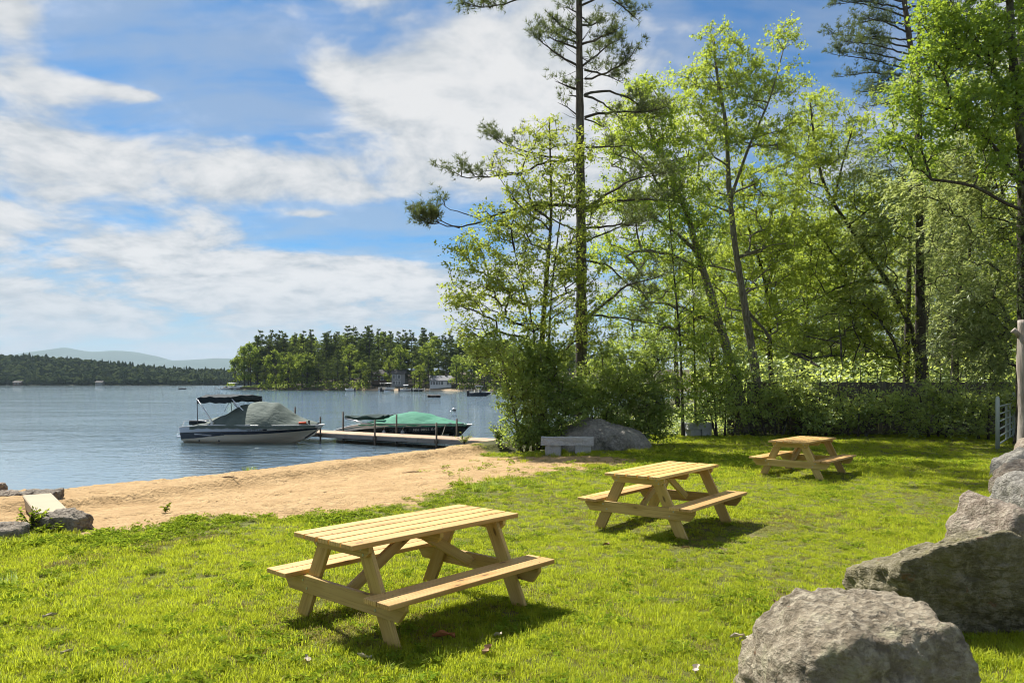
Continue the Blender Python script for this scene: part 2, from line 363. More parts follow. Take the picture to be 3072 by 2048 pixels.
c = t.mix(t.math('MULTIPLY', t.math('MULTIPLY', sp_, sa), 0.5), c, (0.13, 0.070, 0.028))
bh = t.math('ADD', t.math('MULTIPLY_ADD', n1, 0.6, t.math('MULTIPLY', sp_, -0.5)), t.math('ADD', t.math('MULTIPLY', n2, 0.35), t.math('MULTIPLY', t.noise(v, 9, 5, 0.6), 0.8)))
princ(t, o, c, t.mix(wet, (0.95, 0.95, 0.95), (0.35, 0.35, 0.35)), 0.25, 0, t.bump(bh, 1.0, 0.11)); M['ground'] = m
ground = tag(link('ground', gm, m), kind='structure')

# ------------------------------------------------------------------ water
g = Geo(); wx = nonuni(-1600, -30, 10, 900, 4.0, 1.3); wy = nonuni(4, 14, 60, 1500, 4.0, 1.3)
A, B = np.meshgrid(wx, wy, indexing='ij'); g.grid(np.stack([A, B, 0 * A + WATER_Z], -1), flip=True)
m, t, o = mat('lake_water'); v = pos_vec(t)
sz = t.new('ShaderNodeSeparateXYZ'); t.l.new(v, sz.inputs[0])
gust = t.ramp(t.noise(t.scale(v, 0.02, 0.05, 1), 1.0, 3), 0.35, 0.65)
calm = t.ramp(t.math('ADD', t.math('MULTIPLY', sz.outputs[1], 0.42), sz.outputs[0]), -6.0, 6.0, 0.0, 1.0)      # lee of the shore keeps one side smoother
near = t.ramp(sz.outputs[1], 15.0, 30.0)
w1 = t.noise(t.scale(v, 1.0, 1.35, 1), 2.3, 4, 0.55, 0.4); w2 = t.noise(t.scale(v, 0.7, 1.2, 1, (4, 2, 0)), 0.55, 3, 0.5); w3 = t.noise(t.scale(v, 1, 1.3, 1), 0.11, 3, 0.5); w4 = t.noise(v, 6.5, 3, 0.5)
amp = t.math('ADD', 0.11, t.math('MULTIPLY', t.math('ADD', calm, t.math('MULTIPLY', gust, 0.35)), 0.42))
h = t.math('ADD', t.math('MULTIPLY', w1, 0.24), t.math('ADD', t.math('MULTIPLY', w2, 0.32), t.math('ADD', t.math('MULTIPLY', w3, 0.55), t.math('MULTIPLY', w4, 0.045))))
h = t.math('MULTIPLY', h, t.math('MULTIPLY', amp, t.math('MULTIPLY_ADD', near, 0.65, 0.35)))
nm = t.bump(h, 1.0, 0.8)
fr = t.new('ShaderNodeFresnel'); fr.inputs[0].default_value = 1.40; t.l.new(nm, fr.inputs[1])
gl = t.new('ShaderNodeBsdfGlossy'); gl.inputs['Roughness'].default_value = 0.03; t.l.new(nm, gl.inputs['Normal']); gl.inputs[0].default_value = (0.90, 0.98, 1, 1)
body = t.new('ShaderNodeBsdfDiffuse'); body.inputs[0].default_value = (0.15, 0.245, 0.31, 1)
tr = t.new('ShaderNodeBsdfTransparent'); tr.inputs[0].default_value = (0.80, 0.78, 0.62, 1)
mx0 = t.new('ShaderNodeMixShader'); t.l.new(tr.outputs[0], mx0.inputs[1]); t.l.new(body.outputs[0], mx0.inputs[2]); mx0.inputs[0].default_value = 0.45
mx = t.new('ShaderNodeMixShader'); t.l.new(t.math('MULTIPLY_ADD', fr.outputs[0], 0.50, 0.50), mx.inputs[0]); t.l.new(mx0.outputs[0], mx.inputs[1]); t.l.new(gl.outputs[0], mx.inputs[2]); t.l.new(mx.outputs[0], o.inputs[0])
M['water'] = m; water = tag(link('water', g.mesh('water', smooth=True), m), kind='structure')

# ------------------------------------------------------------------ far land: the wooded point, the far shore, the mountains
PT = np.array([(-99, 262), (-97.5, 254), (-91, 249), (-84, 245), (-72, 236), (-54, 226), (-37, 218), (-20, 213), (-3, 208), (50, 202), (120, 196)], float)
def point_z(x, y):
    Q = np.vstack([PT, [(160, 330), (20, 360), (-70, 310)]]); s = poly_sd(x, y, Q)
    return WATER_Z + np.where(s > 0, np.minimum(0.7 * sstep(0, 3, s) + 0.10 * np.maximum(s - 2, 0), 7.0), -0.5 + 0.1 * s)
px_, py_ = np.meshgrid(np.linspace(-112, 190, 152), np.linspace(190, 370, 91), indexing='ij')
pz_ = point_z(px_, py_); g = Geo(); g.grid(np.stack([px_, py_, pz_], -1), flip=True)
m, t, o = mat('point_ground'); v = pos_vec(t); n = t.noise(v, 0.16, 5); sz = t.new('ShaderNodeSeparateXYZ'); t.l.new(v, sz.inputs[0])
c = t.mix(t.ramp(n, 0.35, 0.65), (0.055, 0.045, 0.030), (0.10, 0.085, 0.05)); c = t.mix(t.math('MULTIPLY', t.ramp(sz.outputs[2], 0.25, -0.1), t.ramp(sz.outputs[0], -48.0, -40.0)), c, (0.36, 0.27, 0.18))
princ(t, o, c, 0.95, 0.2); tag(link('point_terrain', g.mesh('point_terrain', smooth=True), m), kind='structure')
# sunny strip of grass at the tip of the point
g = Geo(); A, B = np.meshgrid(np.linspace(-95, -73, 34), np.linspace(240, 260, 30), indexing='ij'); C_ = point_z(A, B) + 0.12
k = sstep(0.0, 1.0, C_ - WATER_Z - 0.15); g.grid(np.stack([A, B, C_ - 1.2 * (1 - k)], -1), flip=True)
tag(link('point_lawn', g.mesh('point_lawn', smooth=True), simple('point_lawn', (0.22, 0.27, 0.05), 0.9, 0.2, 0, 0.3, 0.5)), kind='structure')

def shore_z(x, y):
    base = (y - 632) * (0.045 + 0.10 * sstep(-250, -470, x)) * sstep(632, 690, y)
    return WATER_Z + 0.6 * sstep(628, 634, y) + np.minimum(np.maximum(base, 0), 9 + 17 * sstep(-300, -560, x)) + 1.5 * fbm2(x / 60, y / 60, 2) * sstep(640, 680, y)
A, B = np.meshgrid(np.linspace(-720, 40, 96), np.linspace(622, 900, 40), indexing='ij'); g = Geo(); g.grid(np.stack([A, B, shore_z(A, B)], -1), flip=True)
tag(link('far_shore_terrain', g.mesh('far_shore_terrain', smooth=True), simple('far_shore_ground', (0.05, 0.06, 0.03), 0.95, 0.2, 0, 0.3, 0.05)), kind='structure')

def ridge(name, pts, Y, depth, seed):
    pts = np.array(pts, float); xs = np.linspace(pts[0, 0], pts[-1, 0], 160); tops = np.interp(xs, pts[:, 0], pts[:, 1])
    k = np.hanning(9); k /= k.sum(); tops = np.convolve(np.pad(tops, 4, mode='edge'), k, 'valid')
    wx = (xs - CX) / F * Y; wz = np.maximum(EYE - (tops - HY) / F * Y, 2)
    rows = []
    for u in np.linspace(-1, 1, 31):
        prof = (1 - abs(u) ** 1.6); rows.append(np.stack([wx, np.full_like(wx, Y) + u * depth, wz * prof * (1 + 0.10 * fbm2(wx / 300 + seed, np.full_like(wx, u * 4), 3) * (abs(u) > 0.05)) - 3], -1))
    g = Geo(); g.grid(np.array(rows)); return tag(link(name, g.mesh(name, smooth=True), simple('mountain_forest', (0.045, 0.065, 0.035), 0.95, 0.1, 0, 0.35, 0.008)), kind='structure')
ridge('mountains', [(-500, 1150), (-200, 1110), (0, 1082), (60, 1070), (130, 1062), (200, 1046), (235, 1047), (275, 1058), (320, 1050), (380, 1051), (430, 1062), (510, 1081), (600, 1077), (690, 1076), (760, 1090), (900, 1110), (1200, 1150)], 6200, 1500, 3)
# ------------------------------------------------------------------ leaves and twigs
def add_leaves(g, pos, axis, nrm, ln, wd, rnd):
    """one folded diamond per leaf"""
    n = len(pos); axis = unit(axis); side = unit(np.cross(axis, nrm)); up = np.cross(side, axis)
    ln = np.broadcast_to(ln, (n,))[:, None]; wd = np.broadcast_to(wd, (n,))[:, None]
    v = np.stack([pos, pos + axis * ln * 0.45 + side * wd * 0.5 + up * wd * 0.12, pos + axis * ln, pos + axis * ln * 0.45 - side * wd * 0.5 + up * wd * 0.12], 1)
    q = np.arange(n * 4).reshape(n, 4); g.add(v.reshape(-1, 3), q, rnd=np.repeat(rnd, 4))
def rdir(rg, n): return unit(rg.normal(size=(n, 3)))

# ------------------------------------------------------------------ trees of the far point
def far_pine_mesh(seed):
    rg = np.random.default_rng(seed); H = 18.0; gt, gc = Geo(), Geo()
    bend = rg.normal(size=2) * 0.25; hs = np.linspace(0, 1, 9)
    trunk = np.stack([bend[0] * np.sin(hs * 3), bend[1] * np.sin(hs * 2.5), hs * H], 1); gt.tube(trunk, 0.26 * (1 - hs) ** 0.8 + 0.02, 6)
    nb = 74; hh = 0.16 + 0.83 * rg.random(nb) ** 0.85; wid = rg.uniform(0.85, 1.25)
    for h in hh:
        th = rg.random() * 6.283; prof = (0.55 + 0.6 * math.sin(min(1, (1 - h) * 2.4) * 1.57)) * (1 - h) ** 0.55
        L = max(0.5, 4.0 * wid * prof * rg.uniform(0.45, 1.15)); up = rg.uniform(-0.05, 0.25) + 0.5 * max(0, h - 0.8)
        b0 = np.array([np.interp(h, hs, trunk[:, 0]), np.interp(h, hs, trunk[:, 1]), h * H]); d = np.array([math.cos(th), math.sin(th), up])
        gt.tube([b0, b0 + d * L * 0.5, b0 + d * L * 0.95 + [0, 0, 0.1 * L]], [0.06, 0.04, 0.015], 3, caps=False)
        n = int(9 + 16 * L); u = rg.uniform(0.22, 1.05, n); sidev = np.array([-math.sin(th), math.cos(th), 0])
        p = b0 + d * (L * u)[:, None] + sidev * (rg.normal(size=n) * 0.24 * L * (0.4 + 0.6 * (1 - abs(u - 0.6))))[:, None] + np.array([0, 0, 1]) * (rg.normal(size=n) * 0.07 + 0.06)[:, None]
        ax = unit(d + 0.7 * rdir(rg, n) + [0, 0, 0.25]); add_leaves(gc, p, ax, rdir(rg, n) * 0.7 + [0, 0, 1], rg.uniform(0.40, 0.80, n), rg.uniform(0.18, 0.32, n), rg.random(n))
    return gt.mesh('far_pine_trunk'), gc.mesh('far_pine_crown', attr=True)
def far_broad_mesh(seed):
    rg = np.random.default_rng(seed); H = 12.0; gt, gc = Geo(), Geo()
    gt.tube([(0, 0, 0), (0.1, 0, 3), (0, 0.1, 6), (0.1, 0, 9)], [0.25, 0.2, 0.14, 0.05], 6)
    for k in range(26):
        th = rg.random() * 6.283; h = rg.uniform(0.2, 0.98); rad = 3.3 * math.sqrt(max(0.03, 1 - ((h - 0.5) / 0.52) ** 2)) * rg.uniform(0.35, 1.0)
        c = np.array([rad * math.cos(th), rad * math.sin(th), h * H]); gt.tube([(0, 0, max(1.5, c[2] - 2.5)), c * [0.5, 0.5, 1] - [0, 0, 0.8], c], [0.08, 0.05, 0.02], 3, caps=False)
        n = 62; r = rg.uniform(0.7, 1.5); dd = rdir(rg, n); dd[:, 2] = dd[:, 2] * 0.7 + 0.12; p = c + dd * (r * rg.random(n) ** 0.45)[:, None]
        add_leaves(gc, p, rdir(rg, n), dd + 0.8 * rdir(rg, n) + [0, 0, 0.4], rg.uniform(0.35, 0.65, n), rg.uniform(0.28, 0.5, n), rg.random(n))
    return gt.mesh('far_broad_trunk'), gc.mesh('far_broad_crown', attr=True)
PINE_V = [far_pine_mesh(100 + i) for i in range(6)]; BROAD_V = [far_broad_mesh(200 + i) for i in range(5)]
rg = np.random.default_rng(5)
def far_tree(kind, x, y, H, label, group, var=None):
    V = PINE_V if kind == 'pine' else BROAD_V; tm, cm = V[rg.integers(len(V)) if var is None else var]
    z = float(point_z(np.array([x]), np.array([y]))[0]) - 0.1
    e = empty('far_pine_tree' if kind == 'pine' else 'far_broadleaf_tree', (x, y, z), rg.random() * 6.28, label, 'tree', group)
    k = H / (18.0 if kind == 'pine' else 12.0); kk = k if kind == 'pine' else max(k, 0.75); e.scale = (kk * rg.uniform(0.85, 1.1), kk * rg.uniform(0.85, 1.1), k)
    link('trunk', tm, M['bark_dark'], e); link('crown', cm, M['far_pine'] if kind == 'pine' else M['far_leaf'], e); return e
def vtop(px): return -8 + np.interp(px, [655, 690, 725, 745, 765, 1000, 1040, 1100, 1350, 1500], [1122, 1095, 1062, 1025, 1000, 1000, 978, 985, 1000, 1010])
def shore_y(x): return float(np.interp(x, PT[:, 0], PT[:, 1]))
for row, (off, step) in enumerate([(3.5, 4.6), (9, 4.4), (16, 4.2), (25, 4.0), (36, 4.2), (48, 4.0), (60, 4.0)]):
    x = -97 + rg.random() * 3 + (2 if row else 0)
    while x < 36:
        yy = shore_y(x) + off + rg.uniform(-2, 2); xx = x + rg.uniform(-1.6, 1.6); px = CX + xx / yy * F
        x += step * rg.uniform(0.75, 1.25) * (1.9 if x > -5 else 1)
        if px < 668 or (row < 1 and 1290 < px < 1350) or (row == 1 and 1285 < px < 1355) or (row < 1 and 1178 < px < 1212) or (row == 0 and 708 < px < 770): continue
        tip = px < 752
        if row >= 5 and not tip: v = vtop(px) + 18 + abs(rg.normal()) * 16; kind = 'pine' if rg.random() < 0.55 else 'broad'
        elif row >= 5: continue
        elif row >= 3 and not tip: v = vtop(px) + abs(rg.normal()) * 14 - 4; kind = 'pine'
        elif tip: v = vtop(px) + rg.uniform(0, 25); kind = 'broad'
        else: v = rg.uniform(1010, 1075) if row == 2 else rg.uniform(1035, 1100); kind = 'pine' if rg.random() < (0.66 if px < 1040 else 0.45) else 'broad'
        H = (HY - v) / F * yy + EYE - float(point_z(np.array([xx]), np.array([yy]))[0])
        place = 'near the grassy tip of the point' if px < 790 else 'over the empty wooded shore of the point' if px < 1040 else 'above the beached boats of the point' if px < 1180 else 'behind the tall grey house across the lake' if px < 1270 else 'behind the low white cottage across the lake' if px < 1400 else 'beyond the shoreline shrub across the lake'
        rowname = ('at the water edge', 'in the second rank', 'midway up', 'in the rear rank', 'on the skyline', 'behind the skyline', 'far behind the skyline')[row]
        if H > 2: far_tree(kind, xx, yy, H, ('dark pine ' if kind == 'pine' else 'leafy green tree ') + rowname + ' ' + place, ('pines ' if kind == 'pine' else 'leafy trees ') + rowname + ' ' + place)
for px, v, yy, lab in ((772, 998, 262, 'tall open-branched pine at the tip end of the wooded point'), (800, 1000, 266, 'second tall open-branched pine from the tip of the wooded point')):
    far_tree('pine', (px - CX) / F * yy, yy, (HY - v) / F * yy, lab, 'pines at the tip of the point', 0)
# undergrowth along the water's edge of the point
g = Geo(); n = 5200; xs = rg.uniform(-98, 45, n); ys = np.interp(xs, PT[:, 0], PT[:, 1]) + rg.uniform(0.8, 6.5, n); pxs = CX + xs / ys * F
keep = ~(((pxs > 1270) & (pxs < 1370)) | ((pxs > 705) & (pxs < 775) & (ys > 243)) | ((pxs > 1110) & (pxs < 1240))); xs, ys = xs[keep], ys[keep]; n = len(xs)
zs = point_z(xs, ys) + rg.random(n) ** 1.5 * 2.2; add_leaves(g, np.stack([xs, ys, zs], 1), rdir(rg, n), rdir(rg, n) + [0, -0.3, 0.6], rg.uniform(0.4, 0.8, n), rg.uniform(0.3, 0.6, n), rg.random(n))
tag(link('shore_undergrowth', g.mesh('shore_undergrowth', attr=True), M['far_leaf']), kind='stuff')

# ------------------------------------------------------------------ the far wood on the opposite shore (reads as one mass)
g = Geo(); n = 4300; xs = rg.uniform(-700, 20, n); ys = 634 + 200 * rg.random(n) ** 1.7; zs = shore_z(xs, ys)
con = rg.random(n) < 0.30; Ht = np.where(con, rg.uniform(5, 10.5, n), rg.uniform(4.5, 8, n)); Wd = np.where(con, rg.uniform(1.6, 2.8, n), rg.uniform(2.6, 4.4, n)); rr = rg.random(n)
lev = np.array([0.02, 0.18, 0.34, 0.50, 0.66, 0.82, 1.0]); S = 6; th = np.arange(S) * 6.283 / S
for sel, prof in ((con, np.array([0.75, 1.0, 0.72, 0.80, 0.45, 0.35, 0.02])), (~con, np.array([0.45, 0.85, 1.0, 0.98, 0.85, 0.6, 0.1]))):
    k = int(sel.sum()); jit = rg.uniform(0.62, 1.3, (k, len(lev), S)); rot = rg.random(k)[:, None, None] * 6.28
    rad = Wd[sel][:, None, None] * prof[None, :, None] * jit; zz = zs[sel][:, None, None] - 0.3 + Ht[sel][:, None, None] * (lev[None, :, None] + rg.uniform(-0.04, 0.04, (k, len(lev), S)))
    V = np.stack([xs[sel][:, None, None] + rad * np.cos(th + rot), ys[sel][:, None, None] + rad * np.sin(th + rot), zz], -1)
    base = np.arange(k)[:, None, None] * (len(lev) * S); i = np.arange(len(lev) - 1)[None, :, None] * S; j = np.arange(S)[None, None]; j2 = (j + 1) % S
    q = np.stack([base + i + j, base + i + j2, base + i + S + j2, base + i + S + j], -1).reshape(-1, 4)
    g.add(V.reshape(-1, 3), q, rnd=np.repeat(rr[sel], len(lev) * S))
tag(link('far_wood', g.mesh('far_wood', attr=True), leaf_mat('far_wood_leaf', (0.030, 0.052, 0.024), (0.080, 0.105, 0.036), (0.10, 0.15, 0.03), 0.2, 0.0, 0.03)), kind='stuff', label='dense wood covering the opposite shore below the mountains')

# ------------------------------------------------------------------ houses across the lake
M['white_wall'] = simple('white_clapboard', (0.72, 0.73, 0.72), 0.7, 0.3, 0, 0.06); M['grey_wall'] = simple('grey_shingle_wall', (0.28, 0.28, 0.27), 0.8, 0.2, 0, 0.15)
M['brown_wall'] = simple('brown_board_wall', (0.16, 0.115, 0.085), 0.8, 0.2, 0, 0.2); M['grey_roof'] = simple('grey_roof', (0.24, 0.24, 0.25), 0.85, 0.2, 0, 0.15); M['dark_roof'] = simple('dark_roof', (0.09, 0.085, 0.08), 0.85, 0.2, 0, 0.15)
m, t, o = mat('window_glass'); princ(t, o, (0.02, 0.028, 0.035), 0.08, 0.6); M['glass'] = m
M['frame_white'] = simple('painted_frame', (0.75, 0.75, 0.74), 0.5, 0.4, 0, 0.04)
def house(name, loc, rz, w, d, h, rh, wall, roof, wins, label, doors=()):
    e = empty(name, loc, rz, label, 'house'); g = Geo()
    g.prism([(-d / 2, -0.4), (d / 2, -0.4), (d / 2, h), (0, h + rh), (-d / 2, h)], -w / 2, w / 2, 0); link('wall', g.fix('wall'), wall, e)
    g = Geo(); oh = 0.35; k = rh / (d / 2)
    for s in (-1, 1):
        g.prism([(0, h + rh + 0.02), (s * (d / 2 + oh), h - oh * k + 0.02), (s * (d / 2 + oh), h - oh * k + 0.17), (0, h + rh + 0.19)], -w / 2 - oh, w / 2 + oh, 0)
    rf = link('roof', g.fix('roof'), roof, e)
    g = Geo(); g.box((w * 0.2, -0.3, h + rh * 0.6), (w * 0.2 + 0.5, 0.3, h + rh + 0.7)); link('chimney', g.mesh('chimney'), M['brown_wall'], rf)
    for (x, z, ww, wh) in wins:
        y = -d / 2 - 0.03; fw = 0.09; g = Geo()
        for lo, hi in (((x - ww / 2 - fw, z - fw), (x + ww / 2 + fw, z)), ((x - ww / 2 - fw, z + wh), (x + ww / 2 + fw, z + wh + fw)), ((x - ww / 2 - fw, z), (x - ww / 2, z + wh)), ((x + ww / 2, z), (x + ww / 2 + fw, z + wh)), ((x - 0.025, z), (x + 0.025, z + wh))):
            g.box((lo[0], y - 0.05, lo[1]), (hi[0], y + 0.03, hi[1]))
        wn = link('window', g.mesh('window'), M['frame_white'], e); g = Geo(); g.box((x - ww / 2, y - 0.012, z), (x + ww / 2, y + 0.02, z + wh)); link('pane', g.mesh('pane'), M['glass'], wn)
    for (x, ww, wh) in doors:
        g = Geo(); g.box((x - ww / 2, -d / 2 - 0.06, 0), (x + ww / 2, -d / 2 + 0.02, wh)); link('door', g.mesh('door'), M['frame_white'], e)
    return e
def far_at(px, yy): return ((px - CX) / F * yy, yy)
x, y = far_at(1322, 219); house('lake_cottage', (x, y, float(point_z(np.array([x]), np.array([y]))[0])), 0.08, 6.2, 4.6, 2.0, 1.2, M['white_wall'], M['grey_roof'], [(-2.6 + 0.76 * i, 0.7, 0.50, 0.95) for i in range(5)] + [(2.1, 0.7, 0.50, 0.95), (2.75, 0.7, 0.3, 0.95)], 'low white cottage with a row of windows behind the beach of the point', [(1.3, 0.75, 1.75)])
x, y = far_at(1200, 226); house('tall_house', (x, y, float(point_z(np.array([x]), np.array([y]))[0])), -0.05, 4.0, 5, 3.8, 1.2, M['grey_wall'], M['dark_roof'], [(-1.3, 0.5, 0.5, 1.0), (-0.5, 0.5, 0.5, 1.0), (0.3, 0.5, 0.5, 1.0), (-1.2, 2.2, 0.7, 1.1), (0.2, 2.2, 0.7, 1.1)], 'tall grey house half hidden by trees above the moored boats')
x, y = far_at(1142, 232); house('brown_house', (x, y, float(point_z(np.array([x]), np.array([y]))[0]) + 0.6), 0.1, 5.0, 5, 2.6, 1.4, M['brown_wall'], M['dark_roof'], [(-1.2, 0.9, 0.9, 1.0), (0.6, 0.9, 0.9, 1.0)], 'brown cabin deep among the pines of the point')
for px, w_, lab in ((300, 8.0, 'small grey cottage at the foot of the wood on the opposite shore'), (55, 9.0, 'small brown cottage on the opposite shore below the sloping hill')):
    x, y = far_at(px, 631); house('shore_cottage', (x, y, 0.15), 0.05, w_ * 0.7, 5, 1.9, 1.2, M['grey_wall'] if px == 300 else M['brown_wall'], M['dark_roof'], [(-1.5, 0.6, 1.0, 0.9), (1.2, 0.6, 1.0, 0.9)], lab)

# ------------------------------------------------------------------ boat hulls
class Hull:
    def __init__(s, L, B, H, draft, rake=0.15, bow_up=0.06, full=2.6, drop=0.0): s.L, s.B, s.H, s.draft, s.rake, s.bu, s.full, s.drop = L, B, H, draft, rake, bow_up, full, drop
    def pt(s, t, w, side=1, off=0.0):
        """t: stern 0 to bow 1; w: 0 sheer, 1 chine, 2 keel"""
        b = s.B / 2 * (1 - np.clip((t - 0.30) / 0.70, 0, 1) ** s.full) * (0.93 + 0.07 * np.clip(t / 0.3, 0, 1)) + 0.015
        c = s.B / 2 * 0.88 * (1 - np.clip((t - 0.15) / 0.80, 0, 1) ** 2.1) * (0.95 + 0.05 * np.clip(t / 0.3, 0, 1)); c = np.maximum(c, 0.01)
        zs = s.H + s.bu * t ** 2 - s.drop * np.clip(1 - t / 0.30, 0, 1) ** 1.6; zc = 0.06 + (s.H * 0.52) * t ** 3.2; zk = -s.draft + (s.draft + s.H * 0.42) * np.clip((t - 0.35) / 0.65, 0, 1) ** 3
        a = np.clip(w, 0, 1); k = np.clip(w - 1, 0, 1)
        y = b + (c - b) * (a ** 1.25); y = y * (1 - k); z = zs + (zc - zs) * a + (zk - zc) * k
        dep = np.clip((zs - z) / (s.H + s.draft), 0, 1); x = s.L * (t - s.rake * t ** 2.5 * dep ** 0.8)
        return np.stack(np.broadcast_arrays(x, side * (y + off), z), -1)
    def shell(s, nt=26):
        t = np.linspace(0, 1, nt); ww = np.array([0, .2, .4, .6, .8, 1, 1.33, 1.66, 2]); T_, W_ = np.meshgrid(t, ww, indexing='ij')
        g = Geo(); g.grid(s.pt(T_, W_, 1)); g.grid(s.pt(T_, W_, -1), flip=True)
        g2 = s.pt(np.zeros(len(ww)), ww, 1); g3 = s.pt(np.zeros(len(ww)), ww, -1); g.grid(np.stack([g2, g3]))          # transom
        return g.fix('hull', smooth=True)
    def band(s, f0, f1, t0=0.0, t1=1.0, off=0.006, nt=30, rows=4):
        t = np.linspace(t0, t1, nt); a = np.array([f0(x) for x in t]); b = np.array([f1(x) for x in t]); g = Geo()
        for sd in (1, -1):
            W_ = a[:, None] + (b - a)[:, None] * np.linspace(0, 1, rows)[None]; g.grid(s.pt(np.repeat(t[:, None], rows, 1), W_, sd, off), flip=sd < 0)
        return g.mesh('band', smooth=True)
    def deck(s, drop=0.015, inset=0.02, nt=26):
        t = np.linspace(0, 1, nt); p = s.pt(t, 0 * t, 1); g = Geo(); k = np.linspace(-1, 1, 7)
        V = np.stack([np.repeat(p[:, 0][:, None], 7, 1), np.maximum(p[:, 1] - inset, 0.004)[:, None] * k, (p[:, 2] - drop)[:, None] + 0.05 * (1 - k ** 2)], -1); g.grid(V, flip=True); return g.mesh('deck', smooth=True)
    def rail(s, r=0.025):
        t = np.linspace(0, 1, 30); g = Geo()
        g.tube(np.vstack([s.pt(t, 0 * t, 1), s.pt(t[::-1], 0 * t, -1)]), r, 6); return g.mesh('rub_rail', smooth=True)

M['gel_white'] = simple('white_gelcoat', (0.72, 0.72, 0.70), 0.25, 0.5, 0, 0.05, 1.2); M['gel_cream'] = simple('cream_gelcoat', (0.78, 0.72, 0.58), 0.3, 0.5, 0, 0.08, 1.0)
M['gel_grey'] = simple('blue_grey_gelcoat', (0.55, 0.61, 0.70), 0.25, 0.5, 0, 0.05, 1.0); M['gel_navy'] = simple('navy_gelcoat', (0.012, 0.020, 0.035), 0.2, 0.5, 0, 0.2, 1.0); M['gel_black'] = simple('black_gelcoat', (0.016, 0.018, 0.018), 0.16, 0.55, 0, 0.2, 1.0)
M['chrome'] = simple('steel_tube', (0.62, 0.63, 0.64), 0.25, 0.5, 0.9, 0.05); M['black_plastic'] = simple('black_plastic', (0.02, 0.02, 0.022), 0.45, 0.4, 0, 0.2); M['seat_tan'] = simple('vinyl_seat', (0.55, 0.50, 0.42), 0.5, 0.4, 0, 0.08)
M['red_plastic'] = simple('orange_red_nylon', (0.75, 0.10, 0.03), 0.6, 0.3, 0, 0.1)

def far_boat(px, yy, rz, L, colour, label, top=None, engine=True):
    x, y = far_at(px, yy); e = empty('moored_boat', (x, y, WATER_Z), rz, label, 'boat', 'boats moored across the lake'); Hh = Hull(L, L * 0.38, 0.62, 0.2)
    link('hull', Hh.shell(14), M[colour], e); link('deck', Hh.deck(), M['gel_white'], e)
    g = Geo(); t0 = np.linspace(-1, 1, 7); V = []
    for k, zz in ((0, 0.62), (1, 1.05)): V.append(np.stack([L * (0.60 - 0.06 * k) - 0.35 * t0 ** 2, 0.8 * t0 * L * 0.19, 0 * t0 + zz], -1))
    g.grid(np.array(V)); link('windshield', g.mesh('windshield', smooth=True), M['glass'], e)
    for sx in (0.22, 0.42):
        g = Geo(); g.box((L * sx, -L * 0.13, 0.6), (L * sx + 0.5, L * 0.13, 0.8)); g.box((L * sx, -L * 0.13, 0.8), (L * sx + 0.14, L * 0.13, 1.1)); link('seat', g.mesh('seat'), M['seat_tan'], e)
    if engine: g = Geo(); g.box((-0.45, -0.18, -0.2), (-0.02, 0.18, 0.95)); link('engine', bevel_mesh(g.mesh('engine'), 0.06, 2), M['black_plastic'], e)
    if top:
        g = Geo(); u = np.linspace(-1, 1, 9); V = [np.stack([0 * u + xx, u * L * 0.18, 1.85 - 0.16 * u ** 2 + 0 * u], -1) for xx in np.linspace(L * 0.25, L * 0.62, 5)]; g.grid(np.array(V)); g.grid(np.array(V) - [0, 0, 0.05], flip=True)
        link('canopy', g.mesh('canopy', smooth=True), M[top], e); g = Geo()
        for sy in (-1, 1):
            for xx in (0.27, 0.6): g.tube([(L * 0.42, sy * L * 0.18, 0.65), (L * xx, sy * L * 0.175, 1.7)], 0.02, 5)
        link('canopy_frame', g.mesh('canopy_frame'), M['chrome'], e)
    return e
def pontoon_boat(px, yy, rz, label, top='gel_white'):
    x, y = far_at(px, yy); e = empty('pontoon_boat', (x, y, WATER_Z), rz, label, 'boat', 'boats moored across the lake'); L, B = 5.2, 2.3
    for s in (-1, 1): g = Geo(); g.tube([(-L / 2, s * 0.8, 0.12), (L / 2 - 0.6, s * 0.8, 0.12), (L / 2, s * 0.8, 0.28)], [0.3, 0.3, 0.05], 10); link('pontoon', g.mesh('pontoon', smooth=True), M['chrome'], e)
    g = Geo(); g.box((-L / 2, -B / 2, 0.42), (L / 2 - 0.2, B / 2, 0.5)); link('deck', g.mesh('deck'), M['seat_tan'], e)
    g = Geo(); 
    for s in (-1, 1): g.box((-L / 2 + 0.1, s * B / 2 - 0.03, 0.56), (L / 2 - 0.4, s * B / 2 + 0.03, 1.15))
    link('side_panel', g.mesh('side_panel'), M['gel_white'], e)
    g = Geo(); g.box((0.2, -0.9, 0.5), (0.7, 0.1, 1.3)); link('console', g.mesh('console'), M['gel_navy'], e)
    for xx in (-2.2, 1.2): g = Geo(); g.box((xx, -0.95, 0.5), (xx + 0.6, 0.95, 0.9)); link('seat', g.mesh('seat'), M['seat_tan'], e)
    g = Geo(); u = np.linspace(-1, 1, 9); V = [np.stack([0 * u + xx, u * 1.1, 2.35 - 0.14 * u ** 2], -1) for xx in np.linspace(-1.7, 1.2, 5)]; g.grid(np.array(V)); g.grid(np.array(V) - [0, 0, 0.1], flip=True); link('canopy', g.mesh('canopy', smooth=True), M[top], e)
    for s in (-1, 1):
        for xx in (-1.6, 1.1): g = Geo(); g.tube([(-0.2 + xx * 0.3, s * 1.12, 1.1), (xx, s * 1.08, 2.25)], 0.025, 5); link('canopy_post', g.mesh('canopy_post'), M['chrome'], e)
    g = Geo(); g.box((-L / 2 - 0.4, -0.2, -0.1), (-L / 2, 0.2, 1.0)); link('engine', g.mesh('engine'), M['black_plastic'], e); return e
far_boat(1062, 209, math.pi, 2.6, 'gel_white', 'small white runabout at the dark wooded shore, away from the other boats')
pontoon_boat(1160, 203, 1.2, 'white pontoon boat with a canopy between two beached runabouts')
